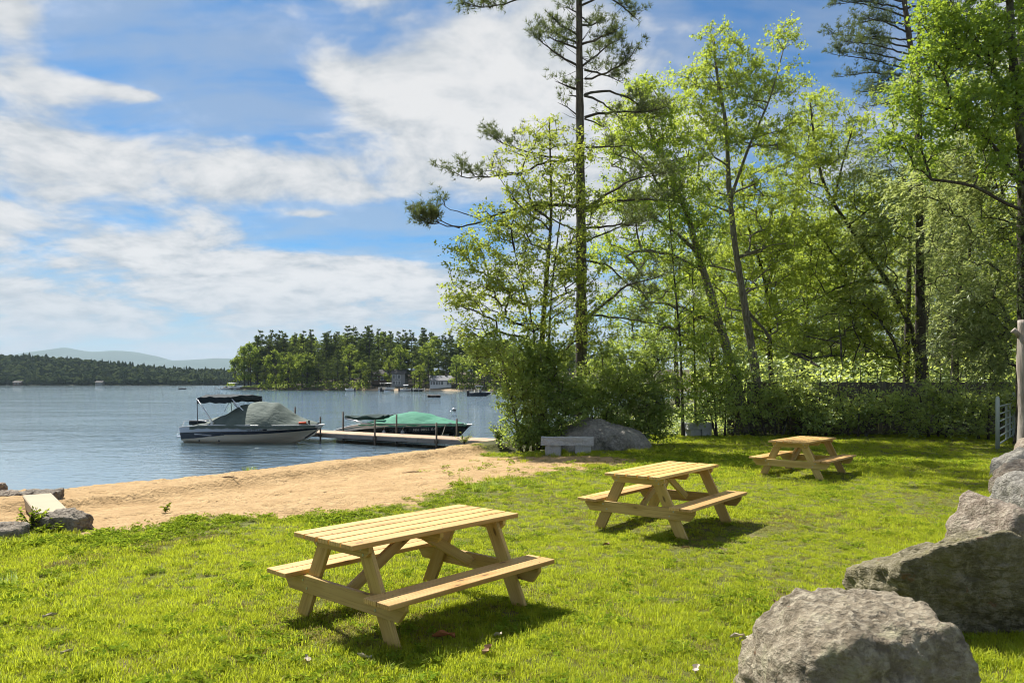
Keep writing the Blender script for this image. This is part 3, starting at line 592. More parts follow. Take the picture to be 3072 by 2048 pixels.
far_boat(1200, 204, 0.15, 3.6, 'gel_white', 'white runabout with a raised windshield beside the white pontoon boat', 'gel_white')
far_boat(1238, 203, 0.1, 3.2, 'gel_black', 'dark open motorboat moored next to the white runabouts', None)
far_boat(1408, 132, 0.12, 3.9, 'gel_navy', 'dark cruiser with a black canopy moored close to the leafy bank', 'gel_black')
pontoon_boat(703, 252, 0.1, 'pontoon boat with a pale canopy docked at the tip of the point')
far_boat(664, 250, 0.05, 3.5, 'gel_white', 'low white boat moored off the tip of the wooded point', None, False)
def raft(px, yy, w_, label):
    x, y = far_at(px, yy); e = empty('swim_raft', (x, y, WATER_Z), 0.15, label, 'raft', 'swim rafts')
    for s in (-1, 1): g = Geo(); g.tube([(-w_ / 2, s * 0.7, 0.08), (w_ / 2, s * 0.7, 0.08)], 0.2, 8); link('float', g.mesh('float', smooth=True), M['black_plastic'], e)
    g = Geo(); g.box((-w_ / 2 - 0.05, -0.95, 0.28), (w_ / 2 + 0.05, 0.95, 0.38)); link('deck', g.mesh('deck'), M['brown_wall'], e)
    g = Geo(); 
    for s in (-1, 1): g.tube([(s * 0.2, -1.0, -0.3), (s * 0.2, -1.0, 0.8), (s * 0.2, -0.7, 0.8)], 0.02, 5)
    link('ladder', g.mesh('ladder'), M['chrome'], e)
raft(1302, 120, 2.0, 'dark swim raft floating off the white cottage'); raft(547, 272, 2.2, 'dark swim raft far out on the smooth water')
x, y = far_at(1362, 62); e = empty('mooring_buoy', (x, y, WATER_Z), 0, 'small white and dark mooring buoy floating behind the green-covered boat', 'buoy')
g = Geo(); th = np.linspace(0, math.pi, 9); V = [np.stack([np.sin(th) * 0.17 * math.cos(a), np.sin(th) * 0.17 * math.sin(a), -np.cos(th) * 0.2 + 0.1], -1) for a in np.linspace(0, 2 * math.pi, 15)]; g.grid(np.array(V)); link('float', g.mesh('float', smooth=True), M['gel_white'], e)
g = Geo(); g.tube([(0, 0, 0.06), (0, 0, 0.12)], 0.185, 14); link('collar', g.mesh('collar'), M['gel_navy'], e); g = Geo(); g.tube([(0, 0, 0.28), (0, 0, 0.38)], 0.03, 6); link('ring', g.mesh('ring'), M['chrome'], e)
# low docks of the far point
M['old_wood'] = simple('weathered_wood', (0.30, 0.27, 0.23), 0.85, 0.2, 0, 0.2, 4)
for px, yy, L_, rz, lab in ((672, 256, 6, 0.05, 'dark low dock reaching out from the tip of the point'), (1265, 203, 5, 0.1, 'pale low dock among the boats below the tall grey house'), (1405, 200, 6, 0.05, 'low dock with thin white posts beyond the dark cruiser')):
    x, y = far_at(px, yy); e = empty('far_dock', (x, y, WATER_Z), rz, lab, 'dock'); g = Geo(); g.box((-L_ / 2, -0.7, 0.25), (L_ / 2, 0.7, 0.36)); link('deck', g.mesh('deck'), M['old_wood'], e)
    for k in range(4):
        for s in (-1, 1): g = Geo(); g.tube([(-L_ / 2 + 0.3 + k * (L_ - 0.6) / 3, s * 0.72, -1), (-L_ / 2 + 0.3 + k * (L_ - 0.6) / 3, s * 0.72, 0.95)], 0.05, 6); link('post', g.mesh('post'), M['gel_white'], e)
# ------------------------------------------------------------------ near trees: a trunk that follows the photograph, limbs grown to their leaf clusters
def resample(pts, step):
    pts = np.asarray(pts, float); d = np.r_[0, np.cumsum(np.linalg.norm(np.diff(pts, axis=0), axis=1))]; n = max(3, int(d[-1] / step) + 1); u = np.linspace(0, d[-1], n)
    p = np.stack([np.interp(u, d, pts[:, k]) for k in range(3)], 1)
    k = np.array([1, 2, 3, 2, 1.]); k /= k.sum(); q = np.stack([np.convolve(np.pad(p[:, j], 2, mode='edge'), k, 'valid') for j in range(3)], 1); q[0] = p[0]; q[-1] = p[-1]; return q
class Skeleton:
    def __init__(s, trunks, rg, free=0.25):
        s.rg = rg; s.pos = []; s.par = []; s.ok = []; s.chains = []
        for pts in trunks:
            p = resample(pts, 0.3); b = len(s.pos); L = len(p)
            for i, x in enumerate(p): s.pos.append(x); s.par.append(b + i - 1 if i else -1); s.ok.append(i > L * free)
            s.chains.append(list(range(b, b + L)))
        s.ntr = len(s.chains); s.tips = []
    def grow(s, targets, rise=0.5, pen=1.6):
        tr = np.array(s.pos); d = np.min(np.linalg.norm(targets[:, None, :2] - tr[None, :, :2], axis=2), axis=1); rg = s.rg
        buf = np.zeros((len(s.pos) + 9 * len(targets), 3)); okb = np.zeros(len(buf), bool); n = len(s.pos); buf[:n] = tr; okb[:n] = s.ok
        for i in np.argsort(d):
            t = targets[i]; e = t - buf[:n]; dist = np.linalg.norm(e, axis=1); cost = dist + pen * np.maximum(0, rise * 0.5 * dist - e[:, 2]) + 1e6 * ~okb[:n]
            j = int(np.argmin(cost)); p0 = buf[j]; L = dist[j]
            if L < 0.05: continue
            k = int(np.clip(L / 0.35, 2, 8)); u = np.linspace(0, 1, k + 1)[1:]
            c = p0 + (t - p0) * 0.5 + np.array([0, 0, 0.10 * L]) + rg.normal(size=3) * 0.07 * L
            pts = ((1 - u) ** 2)[:, None] * p0 + (2 * u * (1 - u))[:, None] * c + (u ** 2)[:, None] * t; pts[:-1] += rg.normal(size=(k - 1, 3)) * 0.025 * min(L, 1.2)
            ch = [j]
            for x in pts: buf[n] = x; okb[n] = True; s.pos.append(x); s.par.append(ch[-1]); ch.append(n); n += 1
            s.chains.append(ch); s.tips.append(n - 1)
        s.P = np.array(s.pos)
    def radii(s, r0=0.007, ex=0.46, trunk_r=None):
        n = len(s.pos); w = np.zeros(n)
        for t in s.tips: w[t] += 1
        for i in range(n - 1, -1, -1):
            if s.par[i] >= 0: w[s.par[i]] += w[i]
        r = r0 * np.maximum(w, 1) ** ex
        if trunk_r:
            for c, (a, b) in zip(s.chains[:s.ntr], trunk_r):
                u = np.linspace(0, 1, len(c)); r[c] = a + (b - a) * u ** 0.9
                r[c[0]] *= 1.35; r[c[1]] *= 1.15
        return r
    def mesh_into(s, gt, gb, r):
        for i, c in enumerate(s.chains):
            if i < s.ntr: 
                rr = r[c] * (1 + 0.06 * s.rg.normal(size=len(c))); gt.tube(s.P[c], rr, 11)
            else:
                rr = r[c].copy(); rr[0] = min(rr[0], rr[1] * 1.25); gb.tube(s.P[c], rr, 5 if rr[1] > 0.02 else 4, caps=False)

def blob_targets(rg, blobs, per=900.0, dens=1.0):
    out = []
    for b in blobs:
        cx, cy, rx, ry, Yd = b[:5]; dd = b[5] if len(b) > 5 else 1.0
        n = max(3, int(math.pi * rx * ry / per * dens * dd)); u = rdir(rg, n) * (rg.random(n) ** 0.42)[:, None]
        yd = Yd + u[:, 1] * min(rx, ry * 1.3) / F * Yd * 1.0
        out.append(np.stack([(cx + u[:, 0] * rx - CX) / F * yd, yd, EYE - (cy + u[:, 2] * ry - HY) / F * yd], 1))
    return np.vstack(out)

def sprays(g, gtw, rg, tips, inner, m=6, q=6, tw=0.42, leaf=0.10, flat=0.5, droop=0.15, wr=0.72):
    """leafy twigs around each limb tip"""
    n = len(tips); outw = tips - inner; outw[:, 2] *= 0.4; outw = unit(outw)
    d = unit(rdir(rg, n * m) * [1, 1, flat] + 0.55 * np.repeat(outw, m, 0) + [0, 0, 0.10]); L = tw * rg.uniform(0.45, 1.25, n * m)
    b = np.repeat(tips, m, 0); e = b + d * L[:, None]
    if gtw is not None:
        a = unit(np.cross(d, [0.3, 0.2, 1])); v = np.stack([b + a * 0.004, b - a * 0.004, e], 1); gtw.add(v.reshape(-1, 3), None, np.arange(len(b) * 3).reshape(-1, 3))
    u = rg.uniform(0.2, 1.05, (n * m, q)); p = b[:, None] + d[:, None] * (L[:, None] * u)[..., None] + rg.normal(size=(n * m, q, 3)) * 0.035 * tw / 0.42
    p = p.reshape(-1, 3); k = len(p); dd = np.repeat(d, q, 0)
    ax = unit(dd * 0.6 + rdir(rg, k) * 0.9 - np.array([0, 0, droop])); nr = unit(rdir(rg, k) * 0.75 + [0, 0, 1.0])
    ln = leaf * rg.uniform(0.65, 1.3, k); rn = np.clip(np.repeat(rg.random(n), m * q) * 0.45 + rg.random(k) * 0.55, 0, 1)
    add_leaves(g, p, ax, nr, ln, ln * wr * rg.uniform(0.75, 1.2, k), rn)

def broadleaf(name, label, cat, trunks, blobs, leafm, barkm, seed, dens=1.0, m=6, q=6, tw=0.42, leaf=0.10, trunk_r=None, group=None, free=0.25, r0=0.0065, flat=0.5, twigs=True, rise=0.5, base=None):
    rg = np.random.default_rng(seed)
    tr = [np.array([P(*a) if not isinstance(a, np.ndarray) else a for a in t]) for t in trunks]
    for t, src in zip(tr, trunks):
        if not isinstance(src[0], np.ndarray): t[0][2] = gz(t[0][0], t[0][1]) - 0.05
    org = tr[0][0].copy()
    sk = Skeleton(tr, rg, free); tg = blob_targets(rg, blobs, dens=dens); tg = tg[tg[:, 2] > ground_z(tg[:, 0], tg[:, 1]) + 0.12]; sk.grow(tg, rise)
    r = sk.radii(r0, trunk_r=trunk_r or [(0.12, 0.02)] * len(tr)); gt, gb, gc = Geo(), Geo(), Geo(); sk.mesh_into(gt, gb, r)
    tips = sk.P[sk.tips]; inner = sk.P[[sk.par[sk.par[i]] if sk.par[sk.par[i]] >= 0 else sk.par[i] for i in sk.tips]]
    sprays(gc, gb if twigs else None, rg, tips, inner, m, q, tw, leaf, flat)
    # a few leaves along the finer limbs
    ids = np.array([i for i in range(len(sk.pos)) if r[i] < 0.02]); 
    if len(ids): ids = rg.choice(ids, min(len(ids), len(tips))); sprays(gc, None, rg, sk.P[ids], sk.P[ids] + rdir(rg, len(ids)), 3, 3, tw * 0.7, leaf, flat)
    e = empty(name, org, 0, label, cat, group)
    for part, gg, mt, sm, at in (('trunk', gt, barkm, True, False), ('limbs', gb, barkm, False, False), ('crown', gc, leafm, False, True)):
        for a in range(len(gg.v)): gg.v[a] = gg.v[a] - org
        link('branch_work' if part == 'limbs' else part, gg.mesh(name + '_' + part, smooth=sm, attr=at), mt, e)
    return e

def add_tufts(g, rg, pos, axis, n=11, ln=0.13, wd=0.011, spread=0.9):
    """bundles of long needles"""
    k = len(pos); d = unit(np.repeat(unit(axis), n, 0) * 0.75 + rdir(rg, k * n) * spread); L = ln * rg.uniform(0.7, 1.2, k * n)
    p = np.repeat(pos, n, 0); a = unit(np.cross(d, rdir(rg, k * n))) * wd
    v = np.stack([p - a * 0.5, p + a * 0.5, p + d * L[:, None] + a * 0.15], 1); g.add(v.reshape(-1, 3), None, np.arange(k * n * 3).reshape(-1, 3), np.repeat(np.clip(rg.random(k) * 0.6 + 0.2, 0, 1), n * 3))
def white_pine(name, label, trunk, trunk_r, branches, seed, tuft=1.0, ln=0.17, wd=0.015, group=None):
    """branches: list of (points in pixels, depth offset of the tip, share of the branch that carries needles, density)"""
    rg = np.random.default_rng(seed); tr = resample(np.array([P(*a) for a in trunk]), 0.4); tr[0][2] = gz(tr[0][0], tr[0][1]) - 0.05; org = tr[0].copy(); gt, gb, gc = Geo(), Geo(), Geo()
    u = np.linspace(0, 1, len(tr)); r = trunk_r[0] + (trunk_r[1] - trunk_r[0]) * u; r[0] *= 1.4; r[1] *= 1.15; gt.tube(tr, r * (1 + 0.05 * rg.normal(size=len(r))), 14)
    Yt = trunk[0][2]
    # short twigs and small tufts all along the stem
    for k in range(int(len(tr) * 2.2)):
        i = int(rg.integers(len(tr) // 4, len(tr) - 1)); b0 = tr[i]; dd = unit(rdir(rg, 1)[0] * [1, 1, 0.5] + [0, 0, 0.15]); l = rg.uniform(0.3, 0.9); gb.tube([b0, b0 + dd * l * 0.6, b0 + dd * l + [0, 0, 0.05]], [0.012, 0.008, 0.004], 4, caps=False)
        if rg.random() < 0.6: nt = 4; add_tufts(gc, rg, b0 + dd * l * rg.uniform(0.5, 1.05, nt)[:, None] + rg.normal(size=(nt, 3)) * 0.06, dd + 0.5 * rdir(rg, nt) + [0, 0, 0.3], 10, ln, wd)
    for pts, dy, share, dens, br in branches:
        n = len(pts); b = np.array([P(x, y, Yt + dy * k / (n - 1)) for k, (x, y) in enumerate(pts)]); p = resample(b, 0.22); L = len(p); p[1:-1] += rg.normal(size=(L - 2, 3)) * 0.018
        uu = np.linspace(0, 1, L); gb.tube(p, br * (1 - uu) ** 0.8 + 0.006, 6)
        length = np.linalg.norm(np.diff(p, axis=0), axis=1).sum(); nb = max(2, int(length * 5.2 * dens))
        st = 1 - share * rg.random(nb) ** 0.8
        for s_ in st:
            i = int(np.clip(s_ * (L - 1), 0, L - 2)); base = p[i]; d = unit(p[min(i + 1, L - 1)] - p[max(i - 1, 0)]); sd = rdir(rg, 1)[0]
            dd = unit(d * 0.8 + sd * [0.9, 0.9, 0.45] + [0, 0, 0.42]); l = rg.uniform(0.25, 0.75) * (0.5 + 0.7 * min(1, length / 3))
            q_ = base + dd * l * np.linspace(0, 1, 4)[:, None] + np.array([0, 0, 0.10 * l]) * (np.linspace(0, 1, 4) ** 2)[:, None]; gb.tube(q_, [0.009, 0.007, 0.005, 0.003], 3, caps=False)
            nt = max(3, int(6.5 * l / 0.5 * tuft)); w_ = rg.uniform(0.35, 1.05, nt); tp = base + dd * (l * w_)[:, None] + rg.normal(size=(nt, 3)) * 0.075 + np.array([0, 0, 0.05]); add_tufts(gc, rg, tp, dd + 0.5 * rdir(rg, nt) + [0, 0, 0.35], 11, ln, wd)
    e = empty(name, org, 0, label, 'tree', group)
    for part, gg, mt, sm, at in (('trunk', gt, M['bark_pine'], True, False), ('branch_work', gb, M['bark_dark'], False, False), ('crown', gc, M['needle'], False, True)):
        for a in range(len(gg.v)): gg.v[a] = gg.v[a] - org
        link(part, gg.mesh(name + '_' + part, smooth=sm, attr=at), mt, e)
    return e
def c1(pts): return [(1200 + 0.4464 * x, 0.4464 * y) for x, y in pts]
def c4(pts): return [(1250 + 0.4783 * x, 600 + 0.4783 * y) for x, y in pts]
B1 = [ # measured along the tall pine
    (c1([(1195, 240), (1060, 165), (975, 70)]), -0.6, 0.75, 1.6, .03), (c1([(1195, 290), (1080, 235), (905, 200)]), 0.5, 0.75, 1.7, .03), (c1([(1195, 330), (1090, 280), (960, 250)]), -1.0, 0.8, 1.7, .03), (c1([(1190, 440), (1090, 390), (1000, 320), (900, 245)]), 0.3, 0.75, 1.6, .035), (c1([(1185, 600), (1100, 570), (1040, 545)]), -0.4, 0.8, 1.6, .03), (c1([(1185, 648), (1130, 640)]), 0, 0.5, 0.6, .02),
    (c1([(1185, 770), (1110, 700), (1060, 690)]), 0.4, 0.5, 0.8, .02), (c1([(1185, 1070), (1000, 1085), (900, 1120), (800, 1170), (560, 1190), (450, 1205), (325, 1150)]), -0.6, 0.34, 0.8, .04), (c1([(800, 1170), (700, 1160), (560, 1150)]), -0.5, 0.5, 0.8, .02), (c1([(1180, 1075), (1000, 1060), (850, 1020), (700, 975), (580, 880)]), 0.8, 0.42, 0.95, .035),
    (c1([(1190, 1390), (1040, 1370), (900, 1380), (700, 1420), (560, 1490), (400, 1532), (250, 1512), (120, 1470)]), -0.9, 0.10, 1.3, .05), (c1([(400, 1532), (300, 1500), (200, 1450)]), -0.9, 0.30, 1.7, .016), (c1([(560, 1490), (440, 1440), (300, 1390), (280, 1360)]), -0.7, 0.1, 0.4, .014),
    (c1([(1215, 170), (1300, 180), (1380, 120)]), 0.7, 0.8, 1.9, .03), (c1([(1215, 300), (1290, 290), (1400, 230), (1500, 180)]), -0.6, 0.8, 2.0, .035), (c1([(1215, 40), (1330, -20), (1440, 0), (1520, 60), (1605, 140)]), 0.4, 0.5, 2.0, .03), (c1([(1225, 445), (1330, 380), (1400, 290), (1500, 260)]), 0.8, 0.75, 1.9, .035), (c1([(1240, 530), (1400, 490), (1550, 390), (1615, 285)]), -0.4, 0.6, 1.5, .03), (c1([(1240, 470), (1340, 490), (1430, 520), (1500, 560)]), 1.0, 0.7, 1.6, .03),
    (c1([(1240, 640), (1350, 600), (1450, 620), (1600, 700), (1700, 770)]), 0.7, 0.55, 1.3, .04), (c1([(1240, 645), (1350, 670), (1420, 740), (1480, 800)]), -0.7, 0.6, 1.2, .035), (c1([(1240, 790), (1330, 757), (1500, 750), (1700, 752), (1790, 720)]), 0.2, 0.5, 1.3, .04), (c1([(1240, 800), (1330, 830), (1390, 865)]), 0.8, 0.4, 0.7, .02), (c1([(1250, 990), (1400, 985), (1540, 980)]), -0.5, 0.6, 1.1, .03),
    (c1([(1250, 1400), (1350, 1330), (1450, 1260), (1600, 1190), (1800, 1165)]), -0.7, 0.55, 1.2, .045), (c1([(1250, 1400), (1400, 1360), (1600, 1340), (1850, 1350)]), 0.7, 0.6, 1.2, .045), (c1([(1250, 1530), (1500, 1510), (1720, 1520)]), -0.2, 0.6, 1.0, .035), (c1([(1195, -70), (1000, -60), (800, 0), (700, 22), (600, 60), (500, 40), (428, 10)]), -0.6, 0.40, 1.0, .035), (c1([(1200, 90), (1120, 40), (1080, 50)]), 0.3, 0.8, 1.8, .02), (c1([(1215, 110), (1270, 130), (1280, 170)]), -0.3, 0.6, 1.0, .02), (c1([(1205, -20), (1140, -10), (1120, 20)]), 0.0, 0.7, 1.5, .02),
    (c4([(1070, 735), (1200, 640), (1290, 545), (1400, 510), (1580, 465)]), -0.7, 0.5, 1.0, .05), (c4([(1070, 260), (1250, 180), (1400, 140)]), 0.6, 0.6, 1.0, .03), (c4([(1060, 380), (1200, 400), (1350, 560), (1500, 600)]), 0.7, 0.5, 0.9, .03), (c4([(1075, 720), (1300, 740), (1570, 790)]), -0.3, 0.5, 0.8, .03), (c4([(1000, 430), (850, 430)]), 0.3, 0.2, 0.3, .03), (c4([(990, 590), (900, 640), (800, 720)]), -0.6, 0.3, 0.4, .02), (c4([(1010, 200), (880, 130), (700, 60)]), 0.9, 0.4, 0.9, .03)]
_rg = np.random.default_rng(3)
for k in range(16):      # the crown goes on above the frame
    yv = -40 - k * 26; sd = -1 if k % 2 else 1; ll = 260 - k * 13; B1.append(([(1737, yv), (1737 + sd * ll * 0.5, yv - 25), (1737 + sd * ll, yv - 70)], float(_rg.uniform(-1.6, 1.6)), 0.75, 1.6, .03))
white_pine('white_pine_tree', 'tallest straight-trunked pine rising behind the granite bench and boulder', [(1745, 1340, 24.0), (1744, 1000, 24.0), (1743, 700, 24.0), (1739, 300, 24.0), (1737, 0, 24.0), (1737, -470, 24.0)], (0.215, 0.05), B1, 21, 1.35)
BP = []
for k, yv in enumerate(np.linspace(330, -250, 26)):
    for sd in (-1, 1):
        ll = float(_rg.uniform(130, 270)) * (1 if yv > -60 else 0.7); x0 = float(np.interp(yv, [-250, 0, 240, 500], [2695, 2712, 2746, 2758])); dr = float(_rg.uniform(-60, 25)); BP.append(([(x0, yv), (x0 + sd * ll * 0.5, yv - 20 + dr * 0.3), (x0 + sd * ll, yv + dr)], float(_rg.uniform(-2.0, 2.0)), 0.75, 1.5, .04))
white_pine('white_pine_tree', 'dark pine towering behind the leafy trees against blue sky', [(2765, 1150, 37), (2762, 700, 37), (2748, 260, 37), (2712, 0, 37), (2695, -260, 37)], (0.30, 0.06), BP, 22, 1.0, 0.17, 0.017)

# young maple with two stems and sprays of small leaves beside the tall pine
broadleaf('maple_tree', 'slender yellow-green young maple leaning over the lake beside the tall pine', 'tree',
    [[(1622, 1340, 23.4), (1625, 1030, 23.3), (1640, 830, 23.2), (1655, 640, 23.2), (1650, 440, 23.1), (1648, 360, 23.1)], [(1630, 1335, 23.6), (1655, 860, 23.5), (1675, 700, 23.5), (1700, 520, 23.6)], [(1600, 1335, 23.0), (1605, 1000, 22.9), (1570, 860, 22.7), (1545, 760, 22.6)]],
    [(1645, 420, 95, 85, 23.1, .7), (1560, 520, 120, 80, 22.9, .7), (1690, 560, 90, 110, 23.4, .7), (1500, 670, 120, 70, 22.6, .8), (1400, 745, 70, 35, 22.4), (1560, 640, 110, 90, 22.8, .8), (1480, 800, 150, 70, 22.4, .9), (1370, 905, 75, 32, 22.2), (1450, 880, 120, 60, 22.4), (1620, 780, 110, 130, 23.0, .7), (1570, 920, 130, 90, 22.7, .9), (1430, 985, 90, 40, 22.3), (1700, 800, 70, 150, 23.3, .6), (1660, 1000, 100, 100, 23.0, .8), (1760, 640, 70, 110, 23.1, .6), (1770, 850, 80, 110, 23.1, .6), (1745, 440, 50, 70, 23.2, .5), (1790, 1000, 80, 70, 23.2, .8)],
    M['maple_yellow'], M['bark_dark'], 31, 1.6, 6, 6, 0.36, 0.085, [(0.12, 0.02), (0.055, 0.015), (0.05, 0.012)], free=0.2, flat=0.4)
broadleaf('shoreline_shrub', 'large dense green shrub at the lake edge above the dock end', 'shrub',
    [[(1560, 1340, 22.9), (1540, 1200, 22.8), (1500, 1060, 22.6)], [(1580, 1340, 22.9), (1600, 1200, 22.8), (1590, 1080, 22.8)], [(1565, 1340, 22.8), (1545, 1250, 22.6), (1535, 1150, 22.5)], [(1610, 1345, 22.8), (1660, 1230, 22.7), (1680, 1120, 22.7)]],
    [(1450, 1040, 85, 50, 22.2, 1.0), (1535, 1070, 120, 85, 22.4, 1.1), (1570, 1180, 90, 90, 22.5, 1.2), (1620, 1160, 110, 130, 22.6, 1.4), (1595, 1275, 80, 55, 22.5, 1.3), (1680, 1250, 80, 80, 22.5, 1.4), (1630, 1310, 85, 35, 22.4, 1.6), (1560, 1312, 55, 26, 22.3, 1.5), (1700, 1180, 70, 80, 22.6, 1.4), (1620, 1080, 90, 70, 22.7, 1.2)],
    M['bush'], M['bark_dark'], 32, 2.1, 6, 6, 0.34, 0.085, [(0.05, 0.01)] * 4, free=0.12)
broadleaf('boulder_shrub', 'broad dark green shrub growing behind the big lying boulder', 'shrub',
    [[(1850, 1335, 23.6), (1850, 1200, 23.7), (1860, 1080, 23.8)], [(1880, 1335, 23.6), (1930, 1220, 23.6), (1960, 1120, 23.7)], [(1800, 1335, 23.4), (1770, 1230, 23.4), (1760, 1130, 23.5)], [(1910, 1335, 23.4), (1990, 1260, 23.4)]],
    [(1850, 1120, 130, 90, 23.7, 1.3), (1780, 1190, 90, 90, 23.4, 1.3), (1870, 1220, 130, 80, 23.4, 1.5), (1960, 1180, 90, 90, 23.6, 1.4), (1970, 1270, 70, 55, 23.2, 1.5), (1850, 1295, 130, 35, 23.3, 1.3), (1940, 1060, 100, 60, 24.2, 1.1)],
    M['bush'], M['bark_dark'], 33, 2.5, 6, 7, 0.34, 0.08, [(0.045, 0.01)] * 4, free=0.12)
broadleaf('maple_tree', 'leafy maple with a thick pale trunk leaning towards the tall pine', 'tree',
    [[(2240, 1300, 28.5), (2215, 1160, 28.4), (2170, 1010, 28.2), (2130, 880, 28.0), (2095, 760, 27.9), (2062, 640, 27.8), (2010, 520, 27.6), (1960, 420, 27.5), (1930, 330, 27.5)], [P(2095, 760, 27.9), P(2020, 690, 27.3), P(1940, 640, 27.0), P(1860, 600, 26.8)]],
    [(1960, 310, 110, 80, 27.5, 1.3), (1890, 420, 130, 110, 27.3, 1.3), (2020, 480, 110, 110, 27.7), (1850, 600, 120, 80, 26.9), (1960, 640, 130, 90, 27.3), (2080, 640, 110, 110, 28.0), (1880, 760, 140, 80, 27.9), (2010, 830, 130, 80, 30.0), (1900, 920, 130, 70, 28.5), (2040, 960, 110, 80, 30.3), (1960, 1010, 130, 70, 29.0)],
    M['maple'], M['bark_maple'], 34, 1.75, 6, 9, 0.42, 0.090, [(0.22, 0.05), (0.07, 0.02)], free=0.3)
broadleaf('maple_tree', 'tall bright green maple with a straight grey trunk at the fence end', 'tree',
    [[(2275, 1300, 29.5), (2268, 1120, 29.5), (2238, 940, 29.5), (2205, 740, 29.5), (2186, 560, 29.5), (2180, 380, 29.5), (2150, 220, 29.5), (2140, 110, 29.5)], [P(2190, 600, 29.5), P(2250, 430, 29.2), P(2310, 300, 29.0), P(2350, 150, 29.0)]],
    [(2160, 150, 90, 80, 29.5, .9), (2110, 260, 120, 90, 29.3), (2230, 240, 110, 90, 29.6, .9), (2350, 120, 60, 60, 29.0, .7), (2330, 260, 90, 90, 29.0, .8), (2080, 400, 130, 90, 29.0), (2230, 400, 140, 90, 29.6), (2370, 400, 90, 80, 29.2, .8), (2120, 540, 150, 80, 30.4), (2290, 560, 130, 80, 30.4), (2180, 680, 160, 80, 31.6, 1.1), (2330, 720, 110, 80, 30.2, 1.1), (2140, 800, 130, 70, 31.4), (2320, 850, 110, 80, 31.0), (2210, 930, 130, 70, 31.6), (2340, 990, 110, 80, 31.0)],
    M['maple'], M['bark_maple'], 35, 1.75, 6, 9, 0.42, 0.092, [(0.20, 0.04), (0.07, 0.02)], free=0.3)
broadleaf('ash_tree', 'slim dark-stemmed tree just behind the straight grey maple', 'tree',
    [[(2318, 1300, 32.5), (2312, 1080, 32.5), (2300, 860, 32.4), (2265, 740, 32.3), (2232, 640, 32.2), (2225, 500, 32.1)], [P(2300, 860, 32.4), P(2380, 640, 32.6), P(2420, 450, 32.7), P(2440, 330, 32.8)]],
    [(2420, 420, 90, 100, 32.7, .8), (2470, 310, 55, 60, 32.9, .7), (2400, 560, 110, 90, 32.6), (2330, 640, 120, 80, 32.4), (2440, 720, 120, 90, 32.6), (2250, 760, 120, 70, 32.2), (2390, 860, 120, 80, 32.4), (2280, 1000, 120, 80, 32.2)],
    M['maple'], M['bark_dark'], 36, 1.6, 6, 8, 0.46, 0.095, [(0.14, 0.03), (0.07, 0.02)], free=0.35)
broadleaf('leaning_tree', 'dark trunked tree slanting steeply over the fence in mid wood', 'tree',
    [[(2790, 1290, 31), (2740, 1000, 31), (2680, 870, 31), (2590, 740, 30.8), (2500, 610, 30.6), (2465, 540, 30.5), (2440, 400, 30.4), (2430, 300, 30.4)], [P(2500, 610, 30.6), P(2530, 480, 30.4), P(2560, 380, 30.2)]],
    [(2450, 360, 80, 110, 30.4, .7), (2400, 500, 100, 100, 30.4, .8), (2520, 460, 90, 110, 30.3, .9), (2580, 350, 70, 80, 30.2, .8), (2580, 600, 110, 90, 30.6), (2460, 680, 120, 80, 30.3), (2620, 760, 110, 90, 30.8), (2500, 830, 130, 80, 30.4), (2660, 640, 110, 90, 30.4)],
    M['maple'], M['bark_dark'], 37, 1.6, 6, 8, 0.44, 0.092, [(0.16, 0.03), (0.06, 0.02)], free=0.4)
# thin saplings in front of the wood
for k, (pts, bl, lab) in enumerate([
    ([(2050, 1310, 27), (2042, 1040, 27), (2020, 800, 26.9), (2008, 640, 26.8), (2000, 520, 26.8)], [(2010, 560, 70, 90, 26.8, .6), (2030, 760, 90, 80, 26.9, .7), (2060, 900, 90, 80, 26.9, .9), (2080, 1050, 80, 70, 26.7)], 'thin bare-stemmed sapling between the boulder shrub and the leaning maple'),
    ([(2088, 1310, 27.4), (2084, 1100, 27.4), (2080, 900, 27.4), (2075, 780, 27.4)], [(2080, 800, 80, 80, 27.4, .8), (2120, 960, 80, 70, 27.4), (2060, 1130, 80, 70, 27.3, 1.2)], 'short thin sapling close beside the small far granite bench'),
    ([(2150, 1310, 27.2), (2140, 1130, 27.2), (2110, 990, 27.2)], [(2120, 1010, 80, 60, 27.1), (2160, 1120, 80, 70, 27.0, 1.2), (2110, 1200, 80, 50, 26.9, 1.2)], 'low leafy sapling in front of the leaning maple trunk')]):
    broadleaf('sapling_tree', lab, 'tree', [pts], bl, M['maple'], M['bark_dark'], 50 + k, 1.4, 5, 6, 0.38, 0.095, [(0.06 - 0.01 * k, 0.012)], 'saplings at the lawn edge', free=0.3)
# bright, large-leaved tree hanging in at the top corner
broadleaf('beech_tree', 'big bright green leafy tree filling the upper corner above the log post', 'tree',
    [[(3150, 1330, 21), (3120, 900, 21), (3075, 500, 21), (3040, 200, 21), (3020, -150, 21)], [P(3090, 600, 21), P(2980, 430, 21), P(2860, 330, 20.8), P(2760, 300, 20.6)], [P(3060, 350, 21), P(2950, 150, 21), P(2850, 0, 20.8)]],
    [(2830, 60, 90, 90, 20.8, 1.1), (2920, 150, 120, 110, 21, 1.1), (2790, 200, 70, 90, 20.6), (3030, 80, 100, 120, 21, 1.1), (2830, 330, 120, 80, 20.7, 1.1), (2960, 320, 120, 100, 21, 1.1), (3050, 280, 80, 110, 21, 1.1), (2710, 300, 60, 60, 20.5, .9), (2680, 420, 80, 60, 20.6, .8), (2790, 470, 90, 70, 20.7, .8), (2940, -80, 160, 90, 21), (3000, 480, 110, 80, 21, .8)],
    M['beech'], M['bark_dark'], 38, 1.5, 6, 8, 0.40, 0.095, [(0.24, 0.08), (0.06, 0.02), (0.06, 0.02)], free=0.2)

